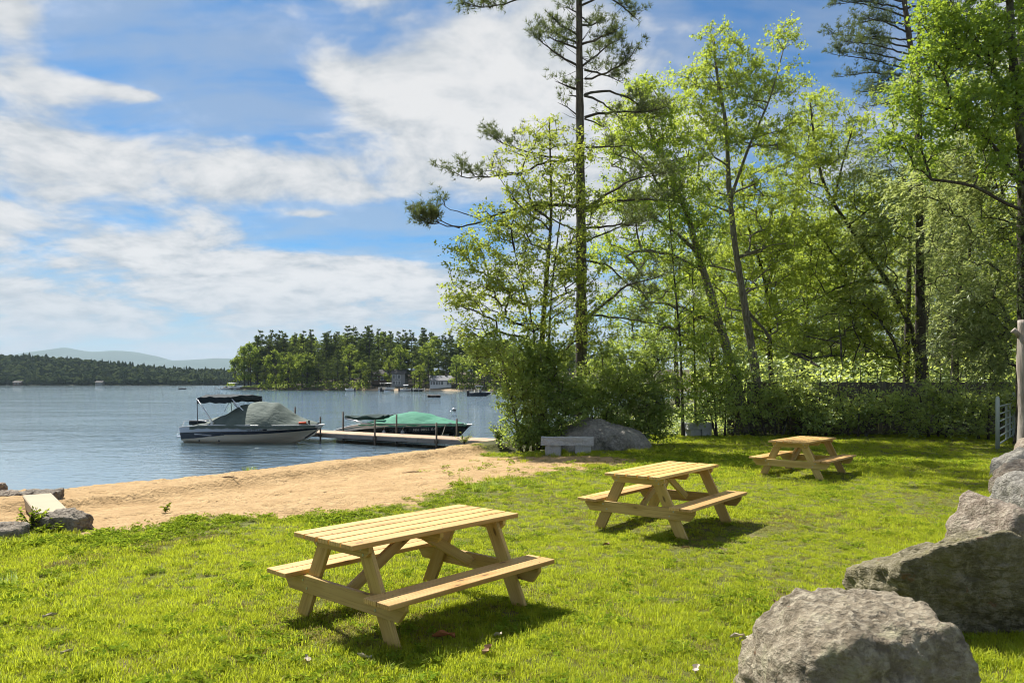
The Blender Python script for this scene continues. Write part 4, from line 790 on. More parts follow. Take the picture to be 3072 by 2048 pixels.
def hemlock(name, label, trunk, trunk_r, blobs, seed, dens=1.0, size=1.0, group=None):
    """conifer with flat drooping sprays of short needles"""
    rg = np.random.default_rng(seed); tr = [np.array([P(*a) for a in trunk])]; tr[0][0][2] = gz(tr[0][0][0], tr[0][0][1]) - 0.05; org = tr[0][0].copy()
    sk = Skeleton(tr, rg, 0.05); tg = blob_targets(rg, blobs, dens=dens); tg = tg[tg[:, 2] > ground_z(tg[:, 0], tg[:, 1]) + 0.15]; sk.grow(tg, 0.12, 0.7)
    r = sk.radii(0.006, 0.42, [trunk_r]); gt, gb, gc = Geo(), Geo(), Geo(); sk.mesh_into(gt, gb, r)
    tips = sk.P[sk.tips]; inner = sk.P[[sk.chains[0][min(len(sk.chains[0]) - 1, int(np.argmin(np.abs(sk.P[sk.chains[0], 2] - t[2]))))] for t in tips]]; o = tips - inner; o[:, 2] = 0; o = unit(o)
    m_, q_ = 7, 8; n = len(tips); d = unit(np.repeat(o, m_, 0) + rdir(rg, n * m_) * [0.9, 0.9, 0.22] - [0, 0, 0.22]); L = 0.55 * size * rg.uniform(0.5, 1.2, n * m_); b = np.repeat(tips, m_, 0) + rg.normal(size=(n * m_, 3)) * 0.10
    u = rg.uniform(0.1, 1, (n * m_, q_)); p = (b[:, None] + d[:, None] * (L[:, None] * u)[..., None] - np.array([0, 0, 0.16]) * (u ** 2)[..., None] * size).reshape(-1, 3); k = len(p)
    ax = unit(np.repeat(d, q_, 0) + rdir(rg, k) * [0.8, 0.8, 0.3] - [0, 0, 0.15]); ln = 0.14 * size * rg.uniform(0.6, 1.3, k); add_leaves(gc, p, ax, rdir(rg, k) * 0.35 + [0, 0, 1], ln, ln * 0.36, np.clip(np.repeat(rg.random(n), m_ * q_) * 0.5 + 0.5 * rg.random(k), 0, 1))
    e = empty(name, org, 0, label, 'tree', group)
    for part, gg, mt, sm, at in (('trunk', gt, M['bark_dark'], True, False), ('branch_work', gb, M['bark_dark'], False, False), ('crown', gc, M['hemlock'], False, True)):
        for a in range(len(gg.v)): gg.v[a] = gg.v[a] - org
        link(part, gg.mesh(name + '_' + part, smooth=sm, attr=at), mt, e)
    return e
hemlock('hemlock_tree', 'tall hemlock whose bare dark trunk stands behind the middle of the fence', [(2764, 1300, 30), (2762, 1000, 30), (2758, 600, 30), (2756, 300, 30), (2756, 60, 30)], (0.24, 0.05), [(2760, 300, 110, 110, 30, .9), (2700, 480, 120, 90, 29.6, .9), (2830, 520, 120, 110, 29.8, .9), (2680, 640, 110, 80, 29.4, .8), (2840, 700, 120, 90, 29.6, .8), (2740, 760, 150, 60, 29.5, .6), (2650, 860, 90, 60, 29.2, .7), (2620, 500, 100, 90, 29.5, .8), (2600, 700, 100, 80, 29.3, .8), (2850, 850, 110, 70, 29.4, .8)], 41, 1.7)
hemlock('hemlock_tree', 'dense shady hemlock with drooping boughs beside the metal gate', [(3075, 1330, 23.5), (3072, 900, 23.5), (3068, 400, 23.5), (3060, -100, 23.5)], (0.26, 0.08), [(3020, 480, 110, 100, 23.2), (2930, 580, 120, 90, 22.9), (3020, 680, 110, 100, 23), (2900, 740, 120, 70, 22.6, .8), (3010, 840, 110, 90, 23, 1.1), (2920, 900, 110, 70, 22.6), (3000, 990, 110, 80, 22.8, 1.2), (2900, 1010, 110, 70, 22.6, 1.1), (3060, 300, 90, 110, 23.5), (2980, 1110, 80, 60, 22.8, 1.1), (2960, 420, 120, 90, 22.8, 1.0), (2840, 480, 110, 80, 22.4, .9), (2760, 560, 90, 60, 22.0, .8), (2820, 620, 110, 60, 22.2, .7), (2990, 200, 100, 90, 23.2, .9)], 42, 1.45)
hemlock('hemlock_tree', 'second hemlock trunk close by the tall one behind the fence', [(2715, 1300, 33), (2722, 1000, 33), (2728, 800, 33), (2735, 420, 33)], (0.17, 0.04), [(2720, 560, 110, 80, 33), (2660, 720, 110, 70, 32.6), (2780, 800, 110, 80, 33), (2620, 860, 90, 60, 32.5)], 43, 1.5)
# understory along the fence
US = [([(2460, 1210, 130, 60, 27.4, 1.3), (2440, 1040, 130, 60, 30.2, 1.2), (2530, 960, 120, 80, 30.4, 1.2), (2390, 1190, 100, 60, 27.0, 1.3)], 2450, 'dark leafy shrub against the fence behind the farthest picnic table'),
      ([(2640, 930, 110, 70, 29.8, 1.2), (2620, 1030, 130, 60, 30.0, 1.3), (2700, 1090, 90, 45, 29.8, 1.2), (2560, 900, 90, 60, 29.8, 1.0)], 2622, 'sunlit pale-leaved shrub standing above the middle of the fence'),
      ([(2560, 1230, 120, 60, 26.8, 1.5), (2660, 1220, 110, 60, 26.7, 1.4), (2480, 1265, 90, 40, 26.5, 1.4)], 2570, 'low dark shrub at the foot of the fence boards'),
      ([(2800, 1180, 110, 60, 26.5, 1.3), (2870, 1225, 100, 50, 26.2, 1.1), (2780, 1255, 90, 45, 26.0, 1.4)], 2810, 'dark shrub at the fence nearest the hemlock boughs'),
      ([(2350, 1150, 90, 70, 27.6, 1.1), (2320, 1220, 90, 50, 27.3, 1.1), (2250, 1235, 80, 45, 27.0, 1.0)], 2320, 'small shrub by the pale fence boards under the maples'),
      ([(2180, 1180, 90, 70, 27.4, 1.2), (2120, 1240, 80, 45, 27.0, 1.3), (2230, 1100, 80, 60, 27.8)], 2170, 'leafy undergrowth shrub behind the small far granite bench'),
      ([(2930, 1220, 110, 60, 25.5, 1.2), (3040, 1200, 90, 70, 25.5, 1.2), (2900, 1280, 80, 30, 25, 1.1)], 2960, 'shady shrub hanging behind the tubular metal gate')]
for k, (bl, px, lab) in enumerate(US):
    Yd = bl[0][4]; Yd = 29.4 if k == 1 else Yd; broadleaf('understory_shrub', lab, 'shrub', [[(px + dx, 1310, Yd - 0.2), (px + dx * 2.2, 1200, Yd - 0.1), (px + dx * 3, 1100, Yd)] for dx in (-22, 4, 26)], bl, M['shade_leaf'] if k != 1 else M['maple_yellow'], M['bark_dark'], 60 + k, 1.7, 6, 6, 0.38, 0.095, [(0.035, 0.01)] * 3, 'shrubs along the fence', free=0.1)
# deeper wood: further trees that close the view behind the fence, built once per kind and copied
def deep_proto(seed, conif):
    rg = np.random.default_rng(seed); H = 15.0; gt, gb, gc = Geo(), Geo(), Geo(); hs = np.linspace(0, 1, 14); tr = np.stack([0.25 * np.sin(hs * 4 + seed), 0.25 * np.cos(hs * 3), hs * H], 1); gt.tube(tr, 0.17 * (1 - hs) + 0.03, 9)
    sk = Skeleton([tr], rg, 0.12); n = 300; h = rg.uniform(0.12, 1.0, n); a = rg.random(n) * 6.28
    rad = (3.2 * (1 - h) ** 0.7 + 0.3 if conif else 3.1 * np.sqrt(np.maximum(0.05, 1 - ((h - 0.55) / 0.5) ** 2))) * rg.random(n) ** 0.45; sk.grow(np.stack([rad * np.cos(a), rad * np.sin(a), h * H], 1), 0.15 if conif else 0.5); r = sk.radii(0.008, 0.42, [(0.17, 0.03)]); sk.mesh_into(Geo(), gb, r)
    tips = sk.P[sk.tips]; inner = sk.P[[sk.par[i] for i in sk.tips]]; sprays(gc, None, rg, tips, inner, 6, 5, 0.55, 0.17, 0.3 if conif else 0.5, wr=0.34 if conif else 0.75); return gt.mesh('deep_trunk', smooth=True), gb.mesh('deep_branch_work'), gc.mesh('deep_crown', attr=True)
DP = {'leafy': [deep_proto(300 + i, False) for i in range(3)], 'needled': [deep_proto(320 + i, True) for i in range(2)]}
rg = np.random.default_rng(77)
for k in range(40):
    yy = 45 + 24 * (k / 40) + rg.uniform(-1, 1); px = 1880 + (k * 733 % 1330) + rg.uniform(-40, 40); x = (px - CX) / F * yy; H = rg.uniform(10, 16.5) if px > 2250 else rg.uniform(9, 12.5)
    if x < 0.45 * (yy - 33) + 3.5: continue
    where = ('farther back ' if yy > 57 else 'just ') + ('beyond the leaning pale maple' if px < 2150 else 'beyond the straight grey maple' if px < 2350 else 'beyond the dark slanting trunk' if px < 2600 else 'beyond the tall hemlock trunk' if px < 2850 else 'beyond the shady hemlock by the gate') + ', deep in the wood'
    kd = 'needled' if rg.random() < 0.3 else 'leafy'; tm, bm_, cm = DP[kd][rg.integers(len(DP[kd]))]
    e = empty('deep_wood_tree', (x, yy, gz(x, yy) - 0.1), rg.random() * 6.28, kd + ' tree ' + where, 'tree', kd + ' trees ' + where); e.scale = (H / 13, H / 13, H / 15)
    link('trunk', tm, M['bark_dark'], e); link('branch_work', bm_, M['bark_dark'], e); link('crown', cm, M['maple'] if kd == 'leafy' else M['hemlock'], e)

for x, yy, H, kd in ((20.5, 27.0, 13, 'leafy'), (24.5, 31, 14, 'leafy'), (23.0, 24.5, 12, 'needled'), (28.5, 36, 14, 'leafy'), (20.0, 33.5, 13, 'needled'), (27.5, 27, 13, 'leafy')):      # the wood goes on past the gate
    tm, bm_, cm = DP[kd][0]; e = empty('gate_wood_tree', (x, yy, gz(x, yy) - 0.1), x, kd + ' tree of the wood on past the metal gate', 'tree', kd + ' trees past the gate'); e.scale = (H / 13, H / 13, H / 15)
    link('trunk', tm, M['bark_dark'], e); link('branch_work', bm_, M['bark_dark'], e); link('crown', cm, M['maple'] if kd == 'leafy' else M['hemlock'], e)
# low undergrowth on the forest floor, one green mass
rg = np.random.default_rng(91); n = 26000; y_ = 27.9 + 17 * rg.random(n) ** 1.4; x_ = (3.0 + (y_ - 28) * 0.5) + rg.random(n) * (0.72 * y_ - 3.0 - (y_ - 28) * 0.5 + 2.0); k_ = fbm2(x_ * 0.5, y_ * 0.5, 3) > -0.12; x_, y_ = x_[k_], y_[k_]; n = len(x_)
g = Geo(); pz = ground_z(x_, y_) + rg.random(n) ** 1.6 * (0.75 + 0.5 * fbm2(x_ * 0.4 + 7, y_ * 0.4, 2)); add_leaves(g, np.stack([x_, y_, pz], 1), rdir(rg, n) * [1, 1, 0.4], rdir(rg, n) * 0.6 + [0, 0, 1], rg.uniform(0.09, 0.20, n), rg.uniform(0.06, 0.13, n), rg.random(n))
n = 22000; y_ = 36 + 30 * rg.random(n) ** 1.2; x_ = 4.0 + (y_ - 28) * 0.5 + rg.random(n) * (0.30 * y_ + 8); pz = ground_z(x_, y_) + rg.random(n) ** 1.2 * (2.4 + 3.0 * fbm2(x_ * 0.25 + 3, y_ * 0.25, 3)); add_leaves(g, np.stack([x_, y_, pz], 1), rdir(rg, n) * [1, 1, 0.5], rdir(rg, n) * 0.8 + [0, 0, 1], rg.uniform(0.16, 0.34, n), rg.uniform(0.11, 0.24, n), rg.random(n))
tag(link('forest_undergrowth', g.mesh('forest_undergrowth', attr=True), M['shade_leaf']), kind='stuff', label='low green undergrowth covering the forest floor around the fence')
# ------------------------------------------------------------------ picnic tables
def wood_mat(name, a, b, dark, grain=1.0, rough=0.55):
    m, t, o = mat(name); v = obj_vec(t); rn = rnd_obj(t)
    off = t.new('ShaderNodeCombineXYZ'); t.l.new(t.math('MULTIPLY', rn, 37.0), off.inputs[0]); t.l.new(t.math('MULTIPLY', rn, 11.0), off.inputs[1]); t.l.new(t.math('MULTIPLY', rn, 5.0), off.inputs[2])
    v = t.vmath('ADD', v, off.outputs[0])
    kv = t.scale(v, 3.0, 9.0, 9.0); kd = t.voro(kv, 0.75); knot = t.ramp(kd, 0.13, 0.05)
    bend = t.math('MULTIPLY', t.ramp(kd, 0.45, 0.0), 0.5)
    gv = t.scale(v, 0.7, 16, 16); w1 = t.noise(gv, 1.6, 4, 0.55, 0.5); ring = t.new('ShaderNodeTexWave', wave_type='BANDS', bands_direction='Y'); t.l.new(t.scale(v, 0.5, 10, 6), ring.inputs[0]); ring.inputs['Scale'].default_value = 1.5 * grain; ring.inputs['Distortion'].default_value = 6.0; ring.inputs['Detail'].default_value = 3; ring.inputs['Detail Scale'].default_value = 0.7
    f = t.math('ADD', t.math('MULTIPLY', ring.outputs[1], 0.45), t.math('MULTIPLY', w1, 0.7)); f = t.math('ADD', f, bend)
    c = t.mix(t.ramp(f, 0.25, 0.95), a, b); c = t.mix(t.math('MULTIPLY', t.ramp(t.noise(t.scale(v, 3, 90, 90), 1, 3), 0.50, 0.72), 0.5), c, dark); c = t.mix(t.math('MULTIPLY', knot, 0.85), c, tuple(x * 0.35 for x in dark))
    hs = t.new('ShaderNodeHueSaturation'); t.put(hs.inputs['Value'], t.math('MULTIPLY_ADD', rn, 0.38, 0.76)); t.put(hs.inputs['Hue'], t.math('MULTIPLY_ADD', rn, 0.014, 0.493)); t.put(hs.inputs['Color'], c)
    princ(t, o, hs.outputs[0], rough, 0.3, 0, t.bump(f, 0.25, 0.004)); return m
M['pine_board'] = wood_mat('pressure_treated_pine', (0.70, 0.46, 0.18), (0.50, 0.285, 0.082), (0.31, 0.15, 0.04)); M['pine_frame'] = wood_mat('treated_pine_frame', (0.58, 0.41, 0.15), (0.46, 0.30, 0.09), (0.28, 0.16, 0.045), 1.3)
M['bolt'] = simple('galvanised_bolt', (0.45, 0.44, 0.40), 0.4, 0.5, 0.8)
BL, BW, BT = 1.83, 0.140, 0.038
top_m = bevel_box((BL, BW, BT), 0.004); 
def beam_mesh(L, Hh, ch):        # cross beam seen along y, bottom corners cut off
    g = Geo(); g.prism([(-L / 2, Hh / 2), (-L / 2, Hh / 2 - 0.045), (-L / 2 + ch, -Hh / 2), (L / 2 - ch, -Hh / 2), (L / 2, Hh / 2 - 0.045), (L / 2, Hh / 2)], -BT / 2, BT / 2, 1); return bevel_mesh(g.fix('beam'), 0.003)
beam_m = beam_mesh(1.56, 0.14, 0.075); cleat_m = beam_mesh(0.74, 0.09, 0.05); mid_m = beam_mesh(0.70, 0.09, 0.04)
def leg_mesh(y0, y1, h):          # leg as a slanted board with level ends, leaning from y0 at the ground to y1 under the top; x is along its length for the grain
    d = np.array([y1 - y0, h]); L = np.linalg.norm(d); ang = math.atan2(h, y1 - y0); hw = BW / 2; k = hw / math.tan(ang)
    g = Geo(); g.prism([(-L / 2 + k, hw), (-L / 2 - k, -hw), (L / 2 - k, -hw), (L / 2 + k, hw)], -BT / 2, BT / 2, 1); return bevel_mesh(g.fix('leg'), 0.003), ang, L
leg_m, leg_a, leg_L = leg_mesh(0.590, 0.235, 0.722)
def brace_mesh(L): g = Geo(); g.prism([(-L / 2, 0.045), (-L / 2 + 0.055, -0.045), (L / 2 - 0.055, -0.045), (L / 2, 0.045)], -BT / 2, BT / 2, 1); return bevel_mesh(g.fix('brace'), 0.003)
g = Geo(); g.tube([(0, 0, 0), (0, -0.004, 0)], 0.011, 10); bolt_m = g.mesh('bolt')
def picnic_table(loc, rz, label):
    e = empty('picnic_table', loc, rz, label, 'picnic table', 'picnic tables on the lawn')
    for k in range(5): link('top_board', top_m, M['pine_board'], e, (0.004 * ((k * 7) % 3 - 1), (k - 2) * 0.158, 0.741))
    for s in (-1, 1):
        for k in range(2): link('seat_board', top_m, M['pine_board'], e, (0.003 * k, s * (0.581 + k * 0.148), 0.388))
    for s in (-1, 1):
        x_in = s * 0.700; x_out = s * 0.739
        link('seat_beam', beam_m, M['pine_frame'], e, (x_out, 0, 0.299), (0, 0, R(90)))
        link('top_cleat', cleat_m, M['pine_frame'], e, (x_out, 0, 0.6765), (0, 0, R(90)))
        for sy in (-1, 1):
            # local x of the leg runs up the board
            lg = link('leg', leg_m, M['pine_frame'], e, (x_in, sy * (0.590 + 0.235) / 2, 0.361))
            yv = Vector((0, sy * math.cos(leg_a), math.sin(leg_a))); zv = Vector((0, -sy * math.sin(leg_a), math.cos(leg_a))) ; xv = yv; thick = Vector((sy, 0, 0))
            zz = xv.cross(thick); lg.matrix_local = Matrix.Translation(lg.location) @ Matrix((xv, thick, zz)).transposed().to_4x4()
            for (yy, zz_) in ((0.50, 0.33), (0.445, 0.27), (0.27, 0.695), (0.30, 0.655)): link('bolt', bolt_m, M['bolt'], e, (x_out + s * 0.0195, sy * yy, zz_), (0, 0, R(90) if s > 0 else R(-90)))
        p0 = np.array([s * 0.045, 0, 0.68]); p1 = np.array([s * 0.705, 0, 0.285]); d = p1 - p0; L = np.linalg.norm(d); br = link('brace', BR_M, M['pine_frame'], e)
        xv = Vector(d / L); yv = Vector((0, 1, 0)); zv = xv.cross(yv); br.matrix_local = Matrix.Translation(Vector((p0 + p1) / 2)) @ Matrix((xv, yv, zv)).transposed().to_4x4()
    link('screw_heads', SCREWS, M['screw'], e)['kind'] = 'stuff'
    link('middle_cleat', mid_m, M['pine_frame'], e, (0, 0, 0.6765), (0, 0, R(90)))
    return e
BR_M = brace_mesh(0.769); g = Geo(); M['screw'] = simple('dark_screw', (0.05, 0.045, 0.04), 0.5, 0.4, 0.6)
for k in range(5):
    for x_ in (-0.739, 0.0, 0.739):
        for d_ in (-0.045, 0.045): g.tube([(x_ + 0.006 * ((k * 5) % 3 - 1), (k - 2) * 0.158 + d_, 0.7585), (x_ + 0.006 * ((k * 5) % 3 - 1), (k - 2) * 0.158 + d_, 0.7608)], 0.0055, 7)
for s in (-1, 1):
    for k in range(2):
        for x_ in (-0.739, 0.739):
            for d_ in (-0.045, 0.045): g.tube([(x_, s * (0.581 + k * 0.148) + d_, 0.4055), (x_, s * (0.581 + k * 0.148) + d_, 0.4078)], 0.0055, 7)
SCREWS = g.mesh('screw_heads')
for (x, y, a, lab) in ((-0.835, 6.388, 0.843, 'closest wooden picnic table, in front of the sand beach'), (2.053, 10.121, 0.909, 'middle wooden picnic table of the three on the lawn'), (6.131, 15.813, 0.864, 'farthest wooden picnic table, before the shady fence')):
    picnic_table((x, y, gz(x, y) + (0.0 if y < 12 else -0.02)), a, lab)

# ------------------------------------------------------------------ rocks
def rock_mat(name, a, b, c_, lich, bs=1.0, st_w=0.6):
    m, t, o = mat(name); v = obj_vec(t); n1 = t.noise(v, 2.2 * bs, 8, 0.62); n2 = t.noise(v, 14 * bs, 7, 0.68, 0.3); vo = t.voro(t.scale(v, 1, 1, 1.8), 26 * bs); n3 = t.noise(v, 70 * bs, 4, 0.7); st = t.noise(t.scale(v, 2.0, 2.0, 9.0), 2.6 * bs, 6, 0.6, 0.8)
    c = t.mix(t.ramp(n1, 0.33, 0.66), a, b); c = t.mix(t.ramp(n2, 0.42, 0.66), c, c_); c = t.mix(t.math('MULTIPLY', t.ramp(n3, 0.5, 0.75), 0.5), c, tuple(x * 0.35 for x in a)); c = t.mix(t.math('MULTIPLY', t.ramp(t.noise(v, 4.5 * bs, 6, 0.7), 0.55, 0.68), 0.6), c, lich)
    c = t.mix(t.math('MULTIPLY', t.ramp(t.noise(t.vmath('ADD', v, (7, 3, 1)), 8 * bs, 4, 0.6), 0.66, 0.72), 0.5), c, (0.23, 0.10, 0.045))
    h = t.math('ADD', t.math('MULTIPLY', n2, 0.9), t.math('ADD', t.math('MULTIPLY', n3, 0.22), t.math('ADD', t.math('MULTIPLY', vo, 0.25), t.math('MULTIPLY', st, st_w))))
    princ(t, o, c, 0.88, 0.25, 0, t.bump(h, 1.0, 0.06)); return m
M['rock_warm'] = rock_mat('weathered_granite', (0.160, 0.130, 0.088), (0.325, 0.270, 0.190), (0.43, 0.375, 0.275), (0.33, 0.315, 0.19), st_w=0.15); M['rock_mossy'] = rock_mat('mossy_schist', (0.125, 0.110, 0.060), (0.22, 0.19, 0.11), (0.32, 0.28, 0.19), (0.19, 0.18, 0.06))
M['rock_grey'] = rock_mat('grey_granite', (0.165, 0.152, 0.128), (0.27, 0.25, 0.215), (0.34, 0.32, 0.275), (0.36, 0.34, 0.27), st_w=0.2); M['rock_pink'] = rock_mat('pinkish_granite', (0.180, 0.140, 0.105), (0.29, 0.235, 0.180), (0.38, 0.325, 0.255), (0.30, 0.275, 0.20), st_w=0.2)
_ico = {}
def ico(n):
    if n not in _ico:
        b = bmesh.new(); bmesh.ops.create_icosphere(b, subdivisions=n, radius=1.0); b.verts.ensure_lookup_table(); _ico[n] = (np.array([v.co[:] for v in b.verts]), np.array([[v.index for v in f.verts] for f in b.faces])); b.free()
    return _ico[n]
def rock_mesh(name, planes, seed, sub=5, soft=14.0, amp=0.05, fine=0.016, scale=0.93):
    """rounded block cut by planes (normal, distance), then weathered"""
    d, f = ico(sub); n = unit(np.array([p[0] for p in planes], float)); k = np.array([p[1] for p in planes], float)
    s = (np.clip(d @ n.T, 0, None) / k) ** soft; r = 1.0 / np.maximum(s.sum(1), 1e-9) ** (1 / soft); p = d * r[:, None]
    size = np.linalg.norm(p.max(0) - p.min(0)) / 2
    q = p / size; sd = np.random.default_rng(seed).random(3) * 50
    big = fbm(q * 2.1 + sd, 3); mid = fbm(q * 6 + sd, 4, 0.55); rid = 0.5 - np.abs(fbm(q * np.array([3.2, 3.2, 5.0]) + sd + 9, 4)); sm = fbm(q * 24 + sd, 3, 0.6); kn = (0.30 - np.abs(vnoise(q * 17 + sd))) * 2.0 if sub > 5 else 0.0
    p = p + d * (size * (amp * big * 1.8 + amp * 1.5 * mid + amp * 1.6 * (rid - 0.3) + fine * 1.5 * sm + fine * 1.1 * kn))[:, None]; g = Geo(); g.add(p * scale, None, f); return g.mesh(name, smooth=True)
def boulder(loc, planes, seed, material, label, rz=0, sub=5, group='boulders edging the lawn', name='boulder', **kw):
    o = link(name, rock_mesh(name, planes, seed, sub, **kw), M[material], None, loc, (0, 0, rz)); return tag(o, label, 'boulder', group)
Ypos = lambda v: F * EYE / (v - HY)
# the row that runs along the edge of the lawn, nearest first
boulder((2.06, 4.25, 0.13), [((0, -.05, 1), .53), ((-.55, 0, .83), .635), ((-.93, 0, .37), .70), ((-1, 0, .05), .70), ((.97, 0, .2), .44), ((.7, 0, .7), .63), ((.1, -1, .22), .45), ((.1, -.6, .8), .60), ((-.6, -.75, .3), .66), ((0, 1, .2), .5), ((0, 0, -1), .5)], 1, 'rock_warm', 'closest rough grey-brown boulder with a domed top', sub=6, soft=20, amp=0.04)
boulder((3.58, 6.05, 0.27), [((-.25, .30, .92), .36), ((.66, .25, .70), .40), ((-1, 0, .0), .73), ((-.8, -.25, -.55), .62), ((.02, -.97, -.20), .38), ((.5, -.82, .05), .60), ((1, 0, .15), 1.02), ((0, 1, .2), .55), ((0, 0, -1), .45)], 2, 'rock_mossy', 'long slanting boulder with a shaded olive face beneath its ridge', sub=6, soft=30, amp=0.04)
boulder((5.74, 8.30, 0.22), [((.42, -.05, .9), .21), ((-.9, 0, .3), .58), ((-1, 0, -.05), .64), ((0, -1, .15), .50), ((.3, -.8, -.3), .55), ((1, 0, 0), 1.0), ((0, 1, .2), .6), ((0, 0, -1), .5), ((-.5, -.2, .85), .60)], 3, 'rock_pink', 'blocky pinkish boulder third along the lawn edge', sub=5, soft=20, amp=0.055)
boulder((7.35, 10.3, 0.14), [((-.1, -.1, .98), .52), ((-.62, -.1, .78), .58), ((.3, 0, .95), .52), ((-1, 0, .15), .50), ((-.5, -.8, .3), .56), ((0, -1, .1), .5), ((1, 0, 0), .9), ((0, 1, .1), .6), ((0, 0, -1), .5)], 4, 'rock_grey', 'rounded grey boulder fourth along the lawn edge', sub=5, soft=20, amp=0.055)
boulder((8.85, 12.5, 0.12), [((-.15, -.1, .97), .42), ((-1, 0, .2), .58), ((-.6, 0, .8), .52), ((0, -1, .2), .5), ((1, 0, 0), .8), ((0, 1, 0), .6), ((0, 0, -1), .4), ((.3, 0, .9), .46)], 5, 'rock_pink', 'low pinkish boulder fifth along the lawn edge', sub=5, soft=18, amp=0.06)
boulder((10.2, 14.6, 0.10), [((-.45, -.1, .88), .44), ((-1, 0, .3), .60), ((0, -1, .2), .5), ((1, 0, 0), .9), ((0, 1, 0), .6), ((0, 0, -1), .4), ((.3, 0, .9), .52)], 6, 'rock_grey', 'dark grey sloping boulder at the foot of the log post', sub=5, soft=18, amp=0.06)
boulder((11.85, 16.6, 0.12), [((-.5, -.1, .85), .50), ((-1, 0, .2), .55), ((0, -1, .2), .5), ((1, 0, 0), .9), ((0, 1, 0), .6), ((0, 0, -1), .5), ((.3, 0, .9), .52)], 7, 'rock_pink', 'pale tan boulder behind the dark grey one by the log post', sub=4, soft=18, amp=0.06)
# big lying boulder behind the granite bench
boulder((2.72, 22.1, 0.28), [((-.30, -.25, .9), .50), ((.22, -.1, .95), .45), ((-.75, -.3, .6), .92), ((-1, 0, 0), 1.40), ((.1, -1, .15), .85), ((-.1, -.75, .65), .72), ((.55, -.55, .55), .95), ((1, 0, .1), 1.50), ((.75, 0, .65), 1.12), ((0, 1, .2), .8), ((0, 0, -1), .5)], 8, 'rock_grey', 'large pale grey boulder lying behind the granite bench', sub=5, amp=0.055, group='')

# ------------------------------------------------------------------ granite benches
M['granite'] = rock_mat('cut_granite', (0.50, 0.50, 0.49), (0.60, 0.60, 0.59), (0.68, 0.68, 0.67), (0.62, 0.61, 0.58), 2.0, 0.1)
def rough_block(sx, sy, sz, seed, amp=0.012, n=10):
    b = bmesh.new(); bmesh.ops.create_cube(b, size=1.0); bmesh.ops.subdivide_edges(b, edges=list(b.edges), cuts=n, use_grid_fill=True)
    co = np.array([v.co[:] for v in b.verts]) * [sx, sy, sz]; nn = fbm(co * 6 + seed, 4, 0.6)[:, None]; dd = unit(co / [sx, sy, sz]); co = co + dd * nn * amp * 2
    for v, c in zip(b.verts, co): v.co = c
    bmesh.ops.recalc_face_normals(b, faces=b.faces); m = bpy.data.meshes.new('block'); b.to_mesh(m); b.free(); return m
def bench(loc, rz, L, label, rough=0.02):
    e = empty('granite_bench', loc, rz, label, 'bench'); link('seat_slab', rough_block(L, 0.46, 0.21, 3 + L, rough), M['granite'], e, (0, 0, 0.365))
    for s in (-1, 1): link('support', rough_block(0.42, 0.36, 0.30, 9 + s, 0.012), M['granite'], e, (s * (L / 2 - 0.28) + (0.05 if s < 0 else 0), 0, 0.13))
    return e
bench((1.51, 20.5, gz(1.5, 20.5)), R(-6), 1.42, 'rough granite slab bench in front of the large pale boulder')
bench((6.75, 27.3, gz(6.75, 27.3)), R(24), 1.1, 'small granite bench half in shade at the back of the lawn')

# ------------------------------------------------------------------ stones and concrete slab at the beach corner
M['concrete'] = simple('pale_concrete', (0.40, 0.335, 0.235), 0.9, 0.2, 0, 0.10, 3.0, 0.5, 30)
sl = link('concrete_slab', bevel_box((0.40, 2.1, 0.16), 0.012), M['concrete'], None, (-7.01, 11.26, 0.035), (0, 0, R(37.4))); tag(sl, 'flat pale concrete slab set in the sand beside the lake', 'slab')
M['rock_layer'] = rock_mat('layered_gneiss', (0.13, 0.105, 0.078), (0.26, 0.22, 0.17), (0.36, 0.315, 0.25), (0.31, 0.28, 0.21), 1.3)
def stone(loc, planes, seed, mt, label, rz=0, **kw): return tag(link('edge_stone', rock_mesh('edge_stone', planes, seed, 5, **kw), M[mt], None, loc, (0, 0, rz)), label, 'stone', 'stones around the concrete slab')
stone((-5.93, 9.98, 0.05), [((0, -.1, 1), .13), ((.3, 0, .9), .16), ((-1, 0, 0), .28), ((1, 0, .1), .26), ((0, -1, .1), .22), ((0, 1, 0), .24), ((0, 0, -1), .25)], 11, 'rock_layer', 'layered dark stone at the near end of the concrete slab', amp=0.07, soft=20)
stone((-6.42, 9.32, 0.0), [((0, -.05, 1), .14), ((-1, 0, 0), .55), ((1, 0, .1), .36), ((0, -1, 0), .20), ((0, 1, 0), .22), ((0, 0, -1), .3)], 12, 'rock_layer', 'long dark stone block cut off by the picture edge', amp=0.045, soft=22)
stone((-7.75, 12.35, 0.0), [((0, -.1, 1), .13), ((-1, 0, 0), .34), ((1, 0, .2), .30), ((0, -1, .2), .20), ((0, 1, 0), .22), ((0, 0, -1), .3)], 13, 'rock_layer', 'ridged dark stone at the water end of the concrete slab', amp=0.08, soft=20)
stone((-8.25, 12.3, -0.02), [((0, -.1, 1), .13), ((-1, 0, 0), .26), ((1, 0, .2), .26), ((0, -1, .2), .18), ((0, 1, 0), .2), ((0, 0, -1), .3)], 14, 'rock_pink', 'reddish brown stone between the water and the sand platform', amp=0.06, soft=20)
stone((-8.95, 12.75, 0.08), [((0, -.1, 1), .12), ((-1, 0, 0), .3), ((1, 0, .2), .3), ((0, -1, .2), .2), ((0, 1, 0), .2), ((0, 0, -1), .3)], 15, 'rock_pink', 'rusty red stone at the far outer end of the sand platform', amp=0.07, soft=20)

